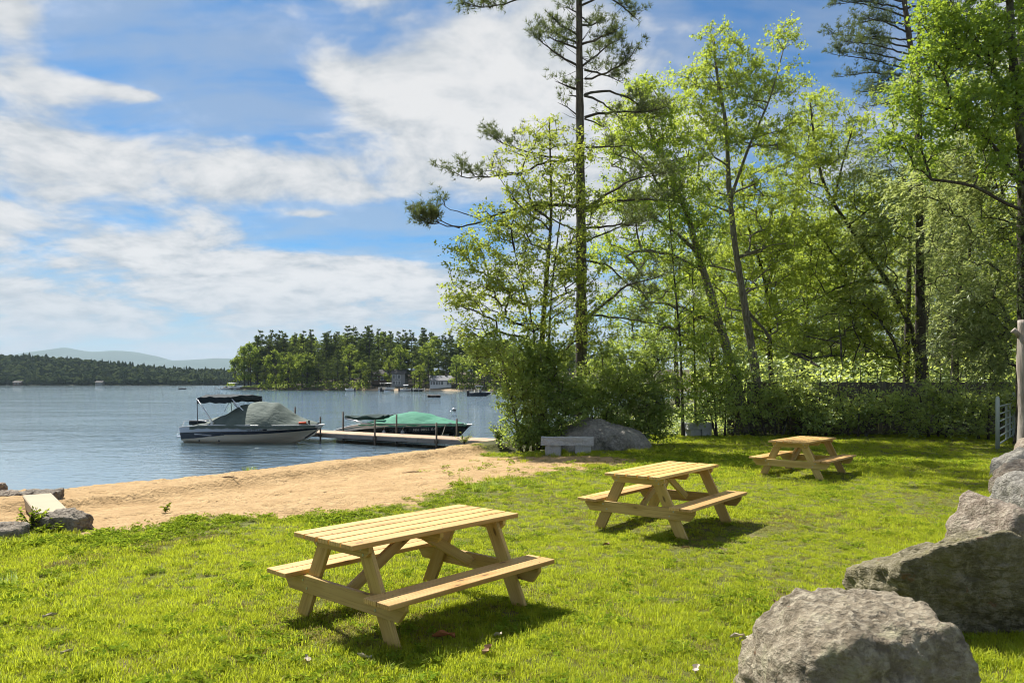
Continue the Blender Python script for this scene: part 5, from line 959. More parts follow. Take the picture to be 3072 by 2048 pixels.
# ------------------------------------------------------------------ log post, gate, fence
M['grey_log'] = bark_mat('weathered_log', (0.22, 0.185, 0.155), (0.42, 0.365, 0.315), 2.0)
e = empty('log_post', (12.02, 17.6, -0.05), 0, 'tall bleached bare log post standing behind the boulders', 'post'); z = np.linspace(0, 3.42, 40); rr = 0.185 - 0.012 * z + 0.02 * fbm(np.stack([z * 1.7, 0 * z, 0 * z], 1), 3)
g = Geo(); g.tube(np.stack([0.035 * np.sin(z * 1.3), 0.03 * np.cos(z), z], 1), rr, 22); mm = g.mesh('log'); co = np.empty(len(mm.vertices) * 3, np.float32); mm.vertices.foreach_get('co', co); co = co.reshape(-1, 3)
dd = co.copy(); dd[:, 2] = 0; co = co + unit(dd) * (0.05 * fbm(co * np.array([5, 5, 1.2]), 4))[:, None] * (np.linalg.norm(dd, axis=1) > 0.08)[:, None]; mm.vertices.foreach_set('co', co.astype(np.float32).ravel()); mm.polygons.foreach_set('use_smooth', np.ones(len(mm.polygons), bool)); mm.update(); link('log', mm, M['grey_log'], e)
g = Geo(); g.tube([(-0.08, 0, 3.0), (-0.2, 0, 3.13), (-0.27, 0.02, 3.19)], [0.07, 0.055, 0.07], 10); link('branch_stub', g.mesh('branch_stub', smooth=True), M['grey_log'], e)
g = Geo(); g.tube([(-0.05, -0.1, 2.85), (-0.12, -0.2, 2.98)], [0.09, 0.05], 10); link('branch_stub', g.mesh('branch_stub', smooth=True), M['grey_log'], e)
M['gate_paint'] = simple('pale_green_gate_paint', (0.42, 0.46, 0.42), 0.45, 0.4, 0.1, 0.15, 3)
gp0, gp1 = np.array([14.03, 21.7]), np.array([17.5, 26.2]); gd = gp1 - gp0; GL = float(np.linalg.norm(gd)); e = empty('tube_gate', (gp0[0], gp0[1], gz(*gp0)), math.atan2(gd[1], gd[0]), 'pale tubular metal farm gate with round posts beside the boulders', 'gate')
for x_, h_ in ((0, 1.53), (GL, 1.60)): g = Geo(); g.tube([(x_, 0, -0.1), (x_, 0, h_ - 0.06), (x_, 0, h_)], [0.055, 0.055, 0.03], 14); link('gate_post', g.mesh('gate_post', smooth=True), M['gate_paint'], e)
for k in range(6): g = Geo(); g.tube([(0.12, 0, 0.12 + k * 0.22), (GL - 0.2, 0, 0.12 + k * 0.22)], 0.024, 8); link('gate_rail', g.mesh('gate_rail', smooth=True), M['gate_paint'], e)
for x_ in (0.12, GL * 0.5, GL * 0.72, GL - 0.2): g = Geo(); g.box((x_ - 0.03, -0.03, 0.10), (x_ + 0.03, 0.03, 1.24)); link('gate_stile', g.mesh('gate_stile'), M['gate_paint'], e)
for z_ in (0.3, 1.1): g = Geo(); g.tube([(0, 0, z_), (0.14, 0, z_)], 0.03, 8); link('hinge', g.mesh('hinge'), M['gate_paint'], e)
M['fence_board'] = wood_mat('weathered_fence_board', (0.17, 0.145, 0.12), (0.11, 0.093, 0.078), (0.06, 0.05, 0.042), 1.0, 0.85)
f0, f1 = np.array([8.2, 28.4]), np.array([25.0, 28.9]); fd = f1 - f0; FL = float(np.linalg.norm(fd)); e = empty('board_fence', (f0[0], f0[1], gz(*f0)), math.atan2(fd[1], fd[0]), 'tall weathered stockade fence of upright boards behind the shrubs', 'fence')
fb = [bevel_box((1.95, 0.145, 0.022), 0.004) for _ in range(1)][0]; rg = np.random.default_rng(8)
for k in range(int(FL / 0.153)):
    if k in (3, 4): continue
    link('board', fb, M['fence_board'], e, (k * 0.153, float(rg.normal() * 0.004), 0.99 + float(rg.normal() * 0.012)), (R(90), R(-90), 0))
for z_ in (0.4, 1.55): g = Geo(); g.box((0.5, 0.015, z_), (FL, 0.055, z_ + 0.09)); link('fence_rail', g.mesh('fence_rail'), M['fence_board'], e)
for k in range(8): g = Geo(); g.box((k * 2.4 + 0.02, 0.06, -0.2), (k * 2.4 + 0.12, 0.16, 1.9)); link('fence_post', g.mesh('fence_post'), M['fence_board'], e)

# ------------------------------------------------------------------ dock
M['deck_board'] = wood_mat('sun_bleached_deck', (0.50, 0.36, 0.24), (0.42, 0.29, 0.185), (0.30, 0.20, 0.125), 1.0, 0.75); M['dock_side'] = wood_mat('grey_dock_side', (0.33, 0.31, 0.29), (0.25, 0.23, 0.215), (0.16, 0.15, 0.14), 1.0, 0.85); M['dock_pipe'] = simple('rusty_dock_pipe', (0.10, 0.085, 0.070), 0.7, 0.3, 0.4, 0.4, 8)
d0, d1 = np.array([-12.6, 33.15]), np.array([-0.35, 25.32]); dd = d1 - d0; DL = float(np.linalg.norm(dd)); DW = 1.22
dock = empty('wooden_dock', (d0[0], d0[1], WATER_Z), math.atan2(dd[1], dd[0]), 'long narrow wooden dock on thin pipe posts between the two covered boats', 'dock')
db = bevel_box((DW, 0.138, 0.03), 0.003); nb = int(DL / 0.145)
for k in range(nb): link('plank', db, M['deck_board'], dock, (0.07 + k * 0.145, DW / 2, 0.345), (0, 0, R(90)))
for s, y_ in ((0, 0.0), (1, DW)):
    sec = 4
    for k in range(sec): g = Geo(); a_ = k * DL / sec + 0.01; b_ = (k + 1) * DL / sec - 0.01; g.box((-(b_ - a_) / 2, -0.02, -0.075), ((b_ - a_) / 2, 0.02, 0.075)); link('side_beam', g.mesh('side_beam'), M['dock_side'], dock, ((a_ + b_) / 2, y_ + (-0.022 if s == 0 else 0.022), 0.262))
def dock_x(px, y_):     # station along the dock whose post the photograph shows at px
    best = min(((abs(CX + (d0[0] + dd[0] / DL * s_ - dd[1] / DL * y_) / (d0[1] + dd[1] / DL * s_ + dd[0] / DL * y_) * F - px), s_) for s_ in np.linspace(0, DL, 800))); return best[1]
for px, y_, top in ((692, DW + 0.06, 1.32), (885, DW + 0.06, 1.30), (961, -0.07, 1.0), (1029, DW + 0.06, 1.15), (1125, -0.07, 0.95), (1190, DW + 0.06, 1.10), (1309, -0.07, 0.93), (1371, DW + 0.06, 1.02)):
    s_ = dock_x(px, y_); g = Geo(); g.tube([(s_, y_, -1.2), (s_, y_, top)], 0.035, 9); p_ = link('post', g.mesh('post', smooth=True), M['dock_pipe'], dock); g = Geo(); g.box((s_ - 0.06, y_ - 0.06, 0.20), (s_ + 0.06, y_ + 0.06, 0.33)); link('bracket', g.mesh('bracket'), M['dock_pipe'], p_)

# ------------------------------------------------------------------ the two covered boats
def cloth_mat(name, a, b):
    m, t, o = mat(name); v = obj_vec(t); n = t.noise(v, 1.6, 6, 0.6); f = t.noise(t.scale(v, 1.3, 3.2, 3), 2.0, 5, 0.55, 0.8); c = t.mix(t.ramp(n, 0.3, 0.7), a, b); princ(t, o, c, 0.8, 0.2, 0, t.bump(f, 0.5, 0.07)); return m
M['cover_sage'] = cloth_mat('faded_sage_canvas', (0.085, 0.112, 0.096), (0.130, 0.158, 0.134)); M['cover_green'] = cloth_mat('green_canvas', (0.045, 0.19, 0.125), (0.075, 0.25, 0.165)); M['canvas_dark'] = cloth_mat('dark_canvas', (0.010, 0.016, 0.022), (0.020, 0.030, 0.036)); M['canvas_dkgreen'] = cloth_mat('dark_green_canvas', (0.008, 0.028, 0.026), (0.014, 0.045, 0.040))
M['reg_black'] = simple('black_lettering', (0.015, 0.015, 0.02), 0.5, 0.3, 0, 0.05); M['reg_white'] = simple('white_lettering', (0.80, 0.80, 0.78), 0.5, 0.3, 0, 0.03); M['silver'] = simple('silver_tape', (0.52, 0.53, 0.56), 0.3, 0.5, 0.3, 0.05); M['fender'] = simple('grey_fender', (0.32, 0.33, 0.36), 0.5, 0.4, 0, 0.1); M['rope'] = simple('pale_rope', (0.5, 0.46, 0.38), 0.9, 0.2, 0, 0.15)
def lettering(text, size, mt, parent, H, t0, w0, side):
    cu = bpy.data.curves.new('lettering', 'FONT'); cu.body = text; cu.size = size; cu.extrude = 0.0; cu.space_character = 1.1; tmp = bpy.data.objects.new('tmp', cu); COL.objects.link(tmp); bpy.context.view_layer.update()
    me = bpy.data.meshes.new_from_object(tmp.evaluated_get(bpy.context.evaluated_depsgraph_get())); bpy.data.objects.remove(tmp)
    n = len(me.vertices); co = np.empty(n * 3, np.float32); me.vertices.foreach_get('co', co); co = co.reshape(-1, 3)
    # wrap the flat letters on the hull side (reading stern to bow on the starboard side)
    span = H.L * 1.0; tt = t0 + co[:, 0] / span; ww = w0 - co[:, 1] / (H.H * 0.95); p = H.pt(tt, ww, side, 0.008); me.vertices.foreach_set('co', p.astype(np.float32).ravel()); me.update(); me.materials.clear(); return link('lettering', me, mt, parent)
def cover_mesh(H, t0, t1, ridge, width, skirt, seed, nt=60, nw=33, sharp=1.6, hang=0.10):
    t = np.linspace(t0, t1, nt); k = np.linspace(-1, 1, nw); p = H.pt(t, 0 * t + skirt, 1); base = p[:, 2]; hb = np.maximum(p[:, 1] + 0.02, 0.02)
    peak = np.interp(t, [a for a, b in ridge], [b for a, b in ridge]); ker = np.hanning(5); ker /= ker.sum(); peak = np.convolve(np.pad(peak, 2, mode='edge'), ker, 'valid')
    A = np.abs(k)[None]; prof = (1 - A ** sharp) ** 0.92; Z_ = base[:, None] + (peak - base)[:, None] * prof
    sag = fbm2(np.repeat(t[:, None], nw, 1) * 9 + seed, np.repeat(k[None], nt, 0) * 2.2, 4); Z_ = Z_ + 0.075 * sag * (1 - A ** 4) * np.clip((peak - base)[:, None] * 3, 0, 1)
    Z_ = Z_ + 0.02 * np.sin(26 * t[:, None] + 3 * k[None]) * np.exp(-((A - 0.85) / 0.2) ** 2) 
    V = np.stack([np.repeat(p[:, 0][:, None], nw, 1), hb[:, None] * k[None], Z_], -1); g = Geo(); g.grid(V, flip=True)
    for sgn in (0, -1): e_ = V[:, sgn]; lo = e_ - [0, 0, hang] + np.array([0, 1 if sgn else -1, 0]) * 0.012 + np.stack([0 * t, 0 * t, -0.03 * np.abs(np.sin(t * 40))], 1); g.grid(np.stack([e_, lo]), flip=not sgn)
    return g.mesh('cover', smooth=True)
# white boat: bow towards the shore
s0, s1 = np.array([-12.85, 30.75]), np.array([-7.28, 29.15]); sd_ = s1 - s0; WBL = float(np.linalg.norm(sd_)); H = Hull(WBL, 2.35, 0.70, 0.32, 0.16, 0.02, 2.6, 0.10)
wb = empty('covered_motorboat', (s0[0], s0[1], WATER_Z), math.atan2(sd_[1], sd_[0]), 'white motorboat with navy stripe, folded sunshade frame and faded sage cover', 'boat', 'covered boats at the dock')
link('hull', H.shell(), M['gel_cream'], wb); link('deck', H.deck(0.02), M['gel_white'], wb); link('rub_rail', H.rail(0.022), M['gel_white'], wb)
link('upper_side', H.band(lambda t: 0.02, lambda t: 0.40 - 0.05 * t), M['gel_grey'], wb)
link('navy_stripe', H.band(lambda t: 0.41 - 0.05 * t, lambda t: 0.60 - 0.03 * t + 0.30 * max(0, 1 - t / 0.33) ** 0.8, 0, 0.985, 0.007), M['gel_navy'], wb)
link('silver_swoosh', H.band(lambda t: 0.50 + 0.9 * (t - 0.12) ** 1.0 * 0.9, lambda t: 0.58 + 0.9 * (t - 0.12) * 0.85 - 0.04 * math.sin((t - .12) / .14 * math.pi), 0.12, 0.26, 0.011, 16), M['silver'], wb)
link('silver_swoosh', H.band(lambda t: 0.66 - 0.6 * (t - 0.24), lambda t: 0.70 - 0.68 * (t - 0.24), 0.24, 0.36, 0.011, 14), M['gel_navy'], wb)
link('bow_deck', H.band(lambda t: 0.02, lambda t: 0.40 - 0.05 * t, 0.64, 0.995, 0.010), M['gel_white'], wb)
link('cover', cover_mesh(H, 0.09, 0.955, [(0.09, .80), (0.16, .95), (0.25, 1.05), (0.36, 1.46), (0.40, 1.48), (0.52, 1.58), (0.60, 1.56), (0.655, 1.60), (0.70, 1.42), (0.80, 1.06), (0.88, .92), (0.955, .80)], 1, -0.02, 4, sharp=1.45), M['cover_sage'], wb)
g = Geo(); g.tube([(0.1 * WBL, 0, .75), (0.16 * WBL, 0, .95), (.30 * WBL, 0, 1.2)], 0.01, 4); 
cm_ = Geo(); xs_ = np.linspace(0.135 * WBL, 0.40 * WBL, 12); u = np.linspace(-1, 1, 17); V = np.array([np.stack([0 * u + x_, u * 1.02, 1.86 - 0.07 * u ** 4 + 0.02 * math.sin(i * 1.9) + 0.015 * np.sin(u * 9 + i) - 0.03 * (i in (0, 11))], -1) for i, x_ in enumerate(xs_)])
cm_.grid(V, flip=True); cm_.grid(V - [0, 0, 0.11] - np.stack([0 * V[..., 0], 0 * V[..., 0], 0.035 * np.abs(np.sin(V[..., 0] * 5 + V[..., 1] * 2))], -1))
for i_ in (0, -1): cm_.grid(np.stack([V[i_], V[i_] - [0, 0, 0.20]]), flip=bool(i_)); cm_.grid(np.stack([V[:, i_], V[:, i_] - [0, 0, 0.23]]), flip=not i_)
link('sunshade_canopy', cm_.mesh('canopy', smooth=True), M['canvas_dark'], wb)
for s in (-1, 1):
    g = Geo(); g.tube([(0.27 * WBL, s * 1.08, 0.78), (0.14 * WBL, s * 1.04, 1.68)], 0.022, 8); g.tube([(0.265 * WBL, s * 1.08, 0.78), (0.125 * WBL, s * 1.0, 1.72)], 0.014, 8); link('sunshade_bow', g.mesh('bow', smooth=True), M['chrome'], wb)
    g = Geo(); g.tube([(0.145 * WBL, s * 1.08, 0.72), (0.135 * WBL, s * 1.04, 1.70)], 0.014, 6); link('sunshade_strut', g.mesh('strut'), M['black_plastic'], wb)
    g = Geo(); g.tube([(0.345 * WBL, s * 1.0, 1.25), (0.395 * WBL, s * 0.98, 1.70)], 0.014, 6); g.tube([(0.48 * WBL, s * 0.9, 1.28), (0.40 * WBL, s * 0.97, 1.72)], 0.016, 6); link('sunshade_strut', g.mesh('strut'), M['chrome'], wb)
    for tt in (0.22, 0.62, 0.90): p = H.pt(np.array([tt]), np.array([0.0]), s)[0]; g = Geo(); g.tube([p + [-0.12, -s * .05, 0.03], p + [-.06, -s * .05, 0.07], p + [.06, -s * .05, .07], p + [0.12, -s * .05, 0.03]], 0.016, 6); link('cleat', g.mesh('cleat'), M['chrome'], wb)
    g = Geo(); g.tube([H.pt(np.array([0.02]), np.array([0.0]), s)[0], (0.03 * WBL, s * 1.02, 0.86), (0.14 * WBL, s * 1.05, 0.88), (0.26 * WBL, s * 1.09, 0.84), H.pt(np.array([0.27]), np.array([0.0]), s)[0]], 0.014, 6); link('stern_rail', g.mesh('stern_rail', smooth=True), M['chrome'], wb)
g = Geo(); g.box((-0.36, -0.85, 0.17), (0.03, 0.85, 0.22)); link('swim_platform', bevel_mesh(g.mesh('platform'), 0.015), M['gel_grey'], wb)
g = Geo(); g.tube([(-0.36, -0.75, 0.22), (-0.36, -0.75, 0.44), (-0.36, -0.35, 0.44), (-0.36, -0.35, 0.22)], 0.014, 6); g.tube([(-0.36, -0.75, 0.33), (-0.36, -0.35, 0.33)], 0.012, 6); link('boarding_ladder', g.mesh('ladder'), M['chrome'], wb)
g = Geo(); g.box((0.06 * WBL, -1.0, 0.68), (0.19 * WBL, 1.0, 0.86)); link('stern_seat', bevel_mesh(g.mesh('stern_seat'), 0.04, 2), M['canvas_dark'], wb)
g = Geo(); g.box((0.255 * WBL, -1.14, 0.70), (0.275 * WBL, -1.06, 0.82)); g.box((0.525 * WBL, -1.15, 0.70), (0.555 * WBL, -1.05, 0.76)); link('frame_mount', g.mesh('mount'), M['gel_white'], wb)
for tt, w_ in ((0.15, 0.97), (0.31, 0.97)): p = H.pt(np.array([tt]), np.array([w_]), -1)[0]; g = Geo(); g.tube([p + [0, 0.02, 0], p - [0, 0.012, 0]], 0.035, 10); link('drain_fitting', g.mesh('fitting'), M['black_plastic'], wb)
p = H.pt(np.array([0.275]), np.array([0.18]), -1)[0]; g = Geo(); g.tube([p + [0, 0.02, 0.02], p - [0, 0.02, -0.02]], 0.04, 10); link('fuel_cap', g.mesh('cap'), M['gel_navy'], wb)
g = Geo(); g.tube([(0.855 * WBL, -0.46, 0.80), (0.90 * WBL, -0.36, 0.82)], [0.05, 0.05], 8); link('life_vest', bevel_mesh(g.mesh('vest'), 0.01), M['red_plastic'], wb)
g = Geo(); g.tube([(0.915 * WBL, -0.30, 0.70), (0.915 * WBL, -0.30, 0.90)], 0.035, 8); link('bow_light', g.mesh('light'), M['black_plastic'], wb)
lettering('NH 2213 BJ', 0.115, M['reg_black'], wb, H, 0.535, 0.36, -1)
g = Geo(); p = H.pt(np.linspace(0.645, 0.675, 5)[:, None] + np.zeros((5, 3)), np.linspace(0.24, 0.36, 3)[None] + np.zeros((5, 3)), -1, 0.012); g.grid(p, flip=True); link('registration_sticker', g.mesh('sticker'), M['reg_black'], wb)
g = Geo(); pb = H.pt(np.array([0.93]), np.array([1.6]), -1)[0]; g.tube([H.pt(np.array([0.985]), np.array([0.6]), -1)[0] * [1, 0, 1], H.pt(np.array([0.97]), np.array([1.2]), -1)[0] * [1, 0, 1], pb * [1, 0, 1]], 0.035, 6); link('bow_guard', g.mesh('bow_guard', smooth=True), M['black_plastic'], wb)
# black boat beyond the dock
s0, s1 = np.array([-7.05, 32.7]), np.array([-1.56, 29.35]); sd_ = s1 - s0; L2 = float(np.linalg.norm(sd_)); H2 = Hull(L2, 2.25, 0.66, 0.30, 0.15, 0.06, 2.6, 0.36)
kb = empty('covered_motorboat', (s0[0], s0[1], WATER_Z), math.atan2(sd_[1], sd_[0]), 'black and white motorboat under a bright green cover behind the dock', 'boat', 'covered boats at the dock')
link('hull', H2.shell(), M['gel_black'], kb); link('deck', H2.deck(0.02), M['gel_white'], kb); link('rub_rail', H2.rail(0.022), M['gel_white'], kb)
bandw = lambda t: 0.50 - 0.36 * float(sstep(0.0, 0.60, np.array(t)))
link('white_side', H2.band(lambda t: 0.02, bandw), M['gel_white'], kb)
link('teal_stripe', H2.band(lambda t: 0.16 - 0.06 * t, lambda t: 0.24 - 0.12 * t, 0.06, 0.97, 0.010), simple('teal_tape', (0.10, 0.20, 0.22), 0.3, 0.4), kb)
link('silver_swoosh', H2.band(lambda t: 0.86 - 1.0 * (t - 0.16), lambda t: 0.92 - 1.15 * (t - 0.16), 0.16, 0.46, 0.010, 20), M['silver'], kb)
link('cream_bottom', H2.band(lambda t: 0.93, lambda t: 1.25, 0, 0.9, 0.008), M['gel_cream'], kb)
link('cover', cover_mesh(H2, 0.24, 0.97, [(0.24, .74), (0.33, .88), (0.44, 1.08), (0.55, 1.16), (0.66, 1.10), (0.72, .98), (0.78, .93), (0.90, .79), (0.97, .74)], 1, -0.02, 9, sharp=1.9, hang=0.035), M['cover_green'], kb)
g = Geo(); xx = np.linspace(0.10 * L2, 0.42 * L2, 14)
for s in np.linspace(-0.9, 0.9, 7): g.tube(np.stack([xx, 0 * xx + s, 0.86 + 0.16 * (xx / L2) + 0.03 * np.sin(xx * 6 + s * 3)], 1), 0.085 + 0.02 * np.sin(xx * 5 + s), 8)
link('folded_canopy', g.mesh('folded_canopy', smooth=True), M['canvas_dkgreen'], kb)
for s in (-1, 1): g = Geo(); g.tube([(0.31 * L2, s * 1.05, 0.68), (0.10 * L2, s * 0.98, 0.87)], 0.022, 8); g.tube([(0.29 * L2, s * 1.05, 0.68), (0.10 * L2, s * 0.98, 0.83)], 0.016, 8); link('sunshade_bow', g.mesh('bow', smooth=True), M['chrome'], kb)
tt = np.linspace(0.26, 0.96, 24); g = Geo(); g.tube(H2.pt(tt, 0 * tt, -1) + [0, -0.02, 0.03], 0.016, 5); link('cover_rope', g.mesh('cover_rope'), M['black_plastic'], kb)
for t_ in (0.46, 0.60):
    p = H2.pt(np.array([t_]), np.array([0.3]), -1)[0]; g = Geo(); g.tube([p + [0, -0.09, -0.05], p + [0, -0.09, -0.1], p + [0, -0.09, -0.32], p + [0, -0.09, -0.37]], [0.03, 0.075, 0.075, 0.03], 10); f_ = link('fender', g.mesh('fender', smooth=True), M['fender'], kb); g = Geo(); g.tube([p + [0, -0.09, -0.05], H2.pt(np.array([t_]), np.array([0.0]), -1)[0]], 0.008, 4); link('fender_rope', g.mesh('fender_rope'), M['rope'], f_)
g = Geo(); g.box((-0.40, -0.95, 0.14), (0.05, 0.95, 0.20)); link('swim_platform', bevel_mesh(g.mesh('platform'), 0.015), M['gel_white'], kb)
g = Geo(); a_ = H2.pt(np.array([0.86]), np.array([0.0]), -1)[0]; g.tube([a_ + [0, 0, 0.02], a_ + [0.1, -0.35, -0.35], a_ + [0.14, -0.5, -0.42]], 0.012, 5); link('mooring_rope', g.mesh('mooring_rope'), M['rope'], kb)
for t_ in (0.88, 0.955): p = H2.pt(np.array([t_]), np.array([0.0]), -1)[0]; g = Geo(); g.tube([p + [-0.1, .05, 0.03], p + [-.05, .05, 0.07], p + [.05, .05, .07], p + [0.1, .05, 0.03]], 0.016, 6); link('cleat', g.mesh('cleat'), M['chrome'], kb)
lettering('NH 0855 BP', 0.17, M['reg_white'], kb, H2, 0.665, 0.47, -1)
# ------------------------------------------------------------------ grass, clover and weeds of the lawn
def blade_tuft(seed, n, hgt, rad, wd, lean=0.6, broad=False):
    rg = np.random.default_rng(seed); g = Geo(); a = rg.random(n) * 6.283; r = rad * np.sqrt(rg.random(n)); b = np.stack([r * np.cos(a), r * np.sin(a), 0 * r - 0.008], 1)
    th = rg.random(n) * 6.283; ln = hgt * rg.uniform(0.45, 1.15, n); d = np.stack([np.cos(th), np.sin(th), 0 * th], 1); k = rg.uniform(0.15, lean, n)[:, None]
    s = np.stack([-np.sin(th), np.cos(th), 0 * th], 1) * (wd * rg.uniform(0.7, 1.3, n))[:, None]; up = np.array([0, 0, 1.0])
    mid = b + (up * 0.55 + d * k * 0.30) * ln[:, None]; tip = b + (up * (0.95 - 0.35 * k) + d * k * 1.0) * ln[:, None]
    V = np.stack([b - s * 0.5, b + s * 0.5, mid - s * 0.42, mid + s * 0.42, tip], 1); i = np.arange(n) * 5
    g.add(V.reshape(-1, 3), np.stack([i, i + 1, i + 3, i + 2], 1), np.stack([i + 2, i + 3, i + 4], 1), np.repeat(rg.random(n), 5)); return g.mesh('grass_tuft', attr=True)
def clover_tuft(seed, n=22, size=0.022):
    rg = np.random.default_rng(seed); g = Geo(); a = rg.random(n) * 6.283; r = 0.11 * np.sqrt(rg.random(n)); p = np.stack([r * np.cos(a), r * np.sin(a), rg.uniform(0.005, 0.04, n)], 1)
    p = np.repeat(p, 3, 0); k = len(p); ax = rdir(rg, k) * [1, 1, 0.25]; add_leaves(g, p, ax, rdir(rg, k) * 0.4 + [0, 0, 1], size * rg.uniform(0.7, 1.4, k), size * 0.8, rg.random(k)); return g.mesh('clover_tuft', attr=True)
M['grass'] = leaf_mat('lawn_grass', (0.172, 0.210, 0.012), (0.350, 0.392, 0.034), (0.67, 0.75, 0.045), 0.50, 0.012, 0.9)
M['dry_grass'] = leaf_mat('dry_grass', (0.19, 0.165, 0.045), (0.34, 0.28, 0.09), (0.42, 0.37, 0.10), 0.4, 0.01, 0.9); M['clover'] = leaf_mat('clover_leaf', (0.115, 0.175, 0.014), (0.22, 0.29, 0.030), (0.44, 0.55, 0.04), 0.45, 0.0, 0.9)
src = bpy.data.collections.new('grass_tufts')
def source(name, me, m): me.materials.append(m); o = bpy.data.objects.new(name, me); src.objects.link(o)
for k in range(4): source('a_grass_%d' % k, blade_tuft(400 + k, 58, 0.046 + 0.007 * k, 0.085, 0.0042), M['grass'])
source('b_tall', blade_tuft(420, 34, 0.115, 0.06, 0.005, 0.8), M['grass']); source('c_dry', blade_tuft(421, 30, 0.05, 0.09, 0.005, 1.0), M['dry_grass']); source('d_clover', clover_tuft(422), M['clover']); source('e_clover', clover_tuft(423, 26, 0.03), M['clover'])
def scatter_points(rg, n, ymin, ymax):
    y = ymin + (ymax - ymin) * rg.random(n) ** 0.75; x = rg.uniform(-1, 1, n) * (0.76 * y + 1.5); return x, y
rg = np.random.default_rng(11); xs, ys = [], []
for lo, hi, dn in ((2.6, 6.5, 340), (6.5, 9.5, 240), (9.5, 14, 140), (14, 20, 80), (20, 29.5, 45)):
    area = 2 * (0.38 * (hi ** 2 - lo ** 2) + 1.5 * (hi - lo)); n = int(area * dn); y = np.sqrt(lo ** 2 + (hi ** 2 - lo ** 2) * rg.random(n)); xs.append(rg.uniform(-1, 1, n) * (0.76 * y + 1.5)); ys.append(y)
x = np.concatenate(xs); y = np.concatenate(ys); sm = sand_mask(x, y); s_w = polyline_sd(x, y, WL); br = bare_mask(x, y)
keep = (rg.random(len(x)) > sm * 1.02) & (s_w > 0.25) & (rg.random(len(x)) > 0.82 * br) & ~((x > 2.6) & (y > 27.6)) & (np.hypot((x - 1.0) / 3.0, (y - 24.6) / 2.1) > 0.9)
# sparse tufts that have crept into the sand on the table side
kk = (rg.random(len(x)) < 0.10 * sstep(-2.2, 1.2, x)) & (s_w > 2.2) & (y < 20) ; keep |= kk
x, y, sm = x[keep], y[keep], sm[keep]; n = len(x); z = ground_z(x, y)
nz = fbm2(x * 0.55 + 9, y * 0.55, 3); edge = sstep(-1.4, -0.1, poly_sd(x, y, SAND)) * sstep(0.2, -1.2, x); clo = rg.random(n) < np.clip(0.05 + 1.0 * np.maximum(nz - 0.15, 0) + 0.6 * edge, 0, 0.75)
idx = rg.integers(0, 4, n); u = rg.random(n); idx = np.where(u < 0.035 + 0.10 * sstep(0.15, 0.4, -nz), 4, idx); idx = np.where((u > 0.86) | (rg.random(n) < 0.65 * sstep(0.10, 0.42, fbm2(x * 0.9 + 77, y * 0.9, 3)) + 0.4 * sm), 5, idx); idx = np.where(clo, rg.integers(6, 8, n), idx)
rocks_at = [(2.06, 4.25, .62), (3.58, 6.05, .75), (5.74, 8.3, .7), (7.35, 10.3, .6), (8.75, 12.5, .6), (10.1, 14.6, .6), (2.72, 22.1, 1.5), (1.51, 20.5, .8), (-5.93, 9.98, .35), (-6.42, 9.32, .5)]
dr = np.min([np.hypot(x - a, y - b) - c for a, b, c in rocks_at], axis=0); idx = np.where((dr > -0.15) & (dr < 0.28) & (rg.random(n) < 0.7), 4, idx)
me = bpy.data.meshes.new('lawn_grass'); me.vertices.add(n); me.vertices.foreach_set('co', np.stack([x, y, z], 1).astype(np.float32).ravel())
at = me.attributes.new('idx', 'INT', 'POINT'); at.data.foreach_set('value', idx.astype(np.int32)); at = me.attributes.new('rot', 'FLOAT_VECTOR', 'POINT'); at.data.foreach_set('vector', np.stack([rg.normal(size=n) * 0.12, rg.normal(size=n) * 0.12, rg.random(n) * 6.283], 1).astype(np.float32).ravel())
hgt = (0.60 + 0.5 * sstep(-0.3, 0.4, fbm2(x * 0.35, y * 0.35 + 40, 3))) * rg.uniform(0.75, 1.25, n) * np.where(y > 14, 1.35, 1.0); at = me.attributes.new('scl', 'FLOAT', 'POINT'); at.data.foreach_set('value', hgt.astype(np.float32))
grass = tag(link('lawn_grass', me), kind='stuff', label='short sunlit lawn grass with clover and dry patches')
def instancer(o, coll):
    ng = bpy.data.node_groups.new('scatter', 'GeometryNodeTree'); ng.interface.new_socket('Geometry', in_out='INPUT', socket_type='NodeSocketGeometry'); ng.interface.new_socket('Geometry', in_out='OUTPUT', socket_type='NodeSocketGeometry')
    N = ng.nodes; L = ng.links; i = N.new('NodeGroupInput'); o_ = N.new('NodeGroupOutput'); ip = N.new('GeometryNodeInstanceOnPoints'); ci = N.new('GeometryNodeCollectionInfo'); ci.inputs['Collection'].default_value = coll; ci.inputs['Separate Children'].default_value = True; ci.inputs['Reset Children'].default_value = True
    def na(name, ty): a = N.new('GeometryNodeInputNamedAttribute'); a.data_type = ty; a.inputs['Name'].default_value = name; return next(s for s in a.outputs if s.enabled and s.name == 'Attribute')
    L.new(i.outputs[0], ip.inputs['Points']); L.new(ci.outputs[0], ip.inputs['Instance']); ip.inputs['Pick Instance'].default_value = True; L.new(na('idx', 'INT'), ip.inputs['Instance Index']); L.new(na('rot', 'FLOAT_VECTOR'), ip.inputs['Rotation']); L.new(na('scl', 'FLOAT'), ip.inputs['Scale']); L.new(ip.outputs[0], o_.inputs[0])
    md = o.modifiers.new('scatter', 'NODES'); md.node_group = ng
instancer(grass, src)
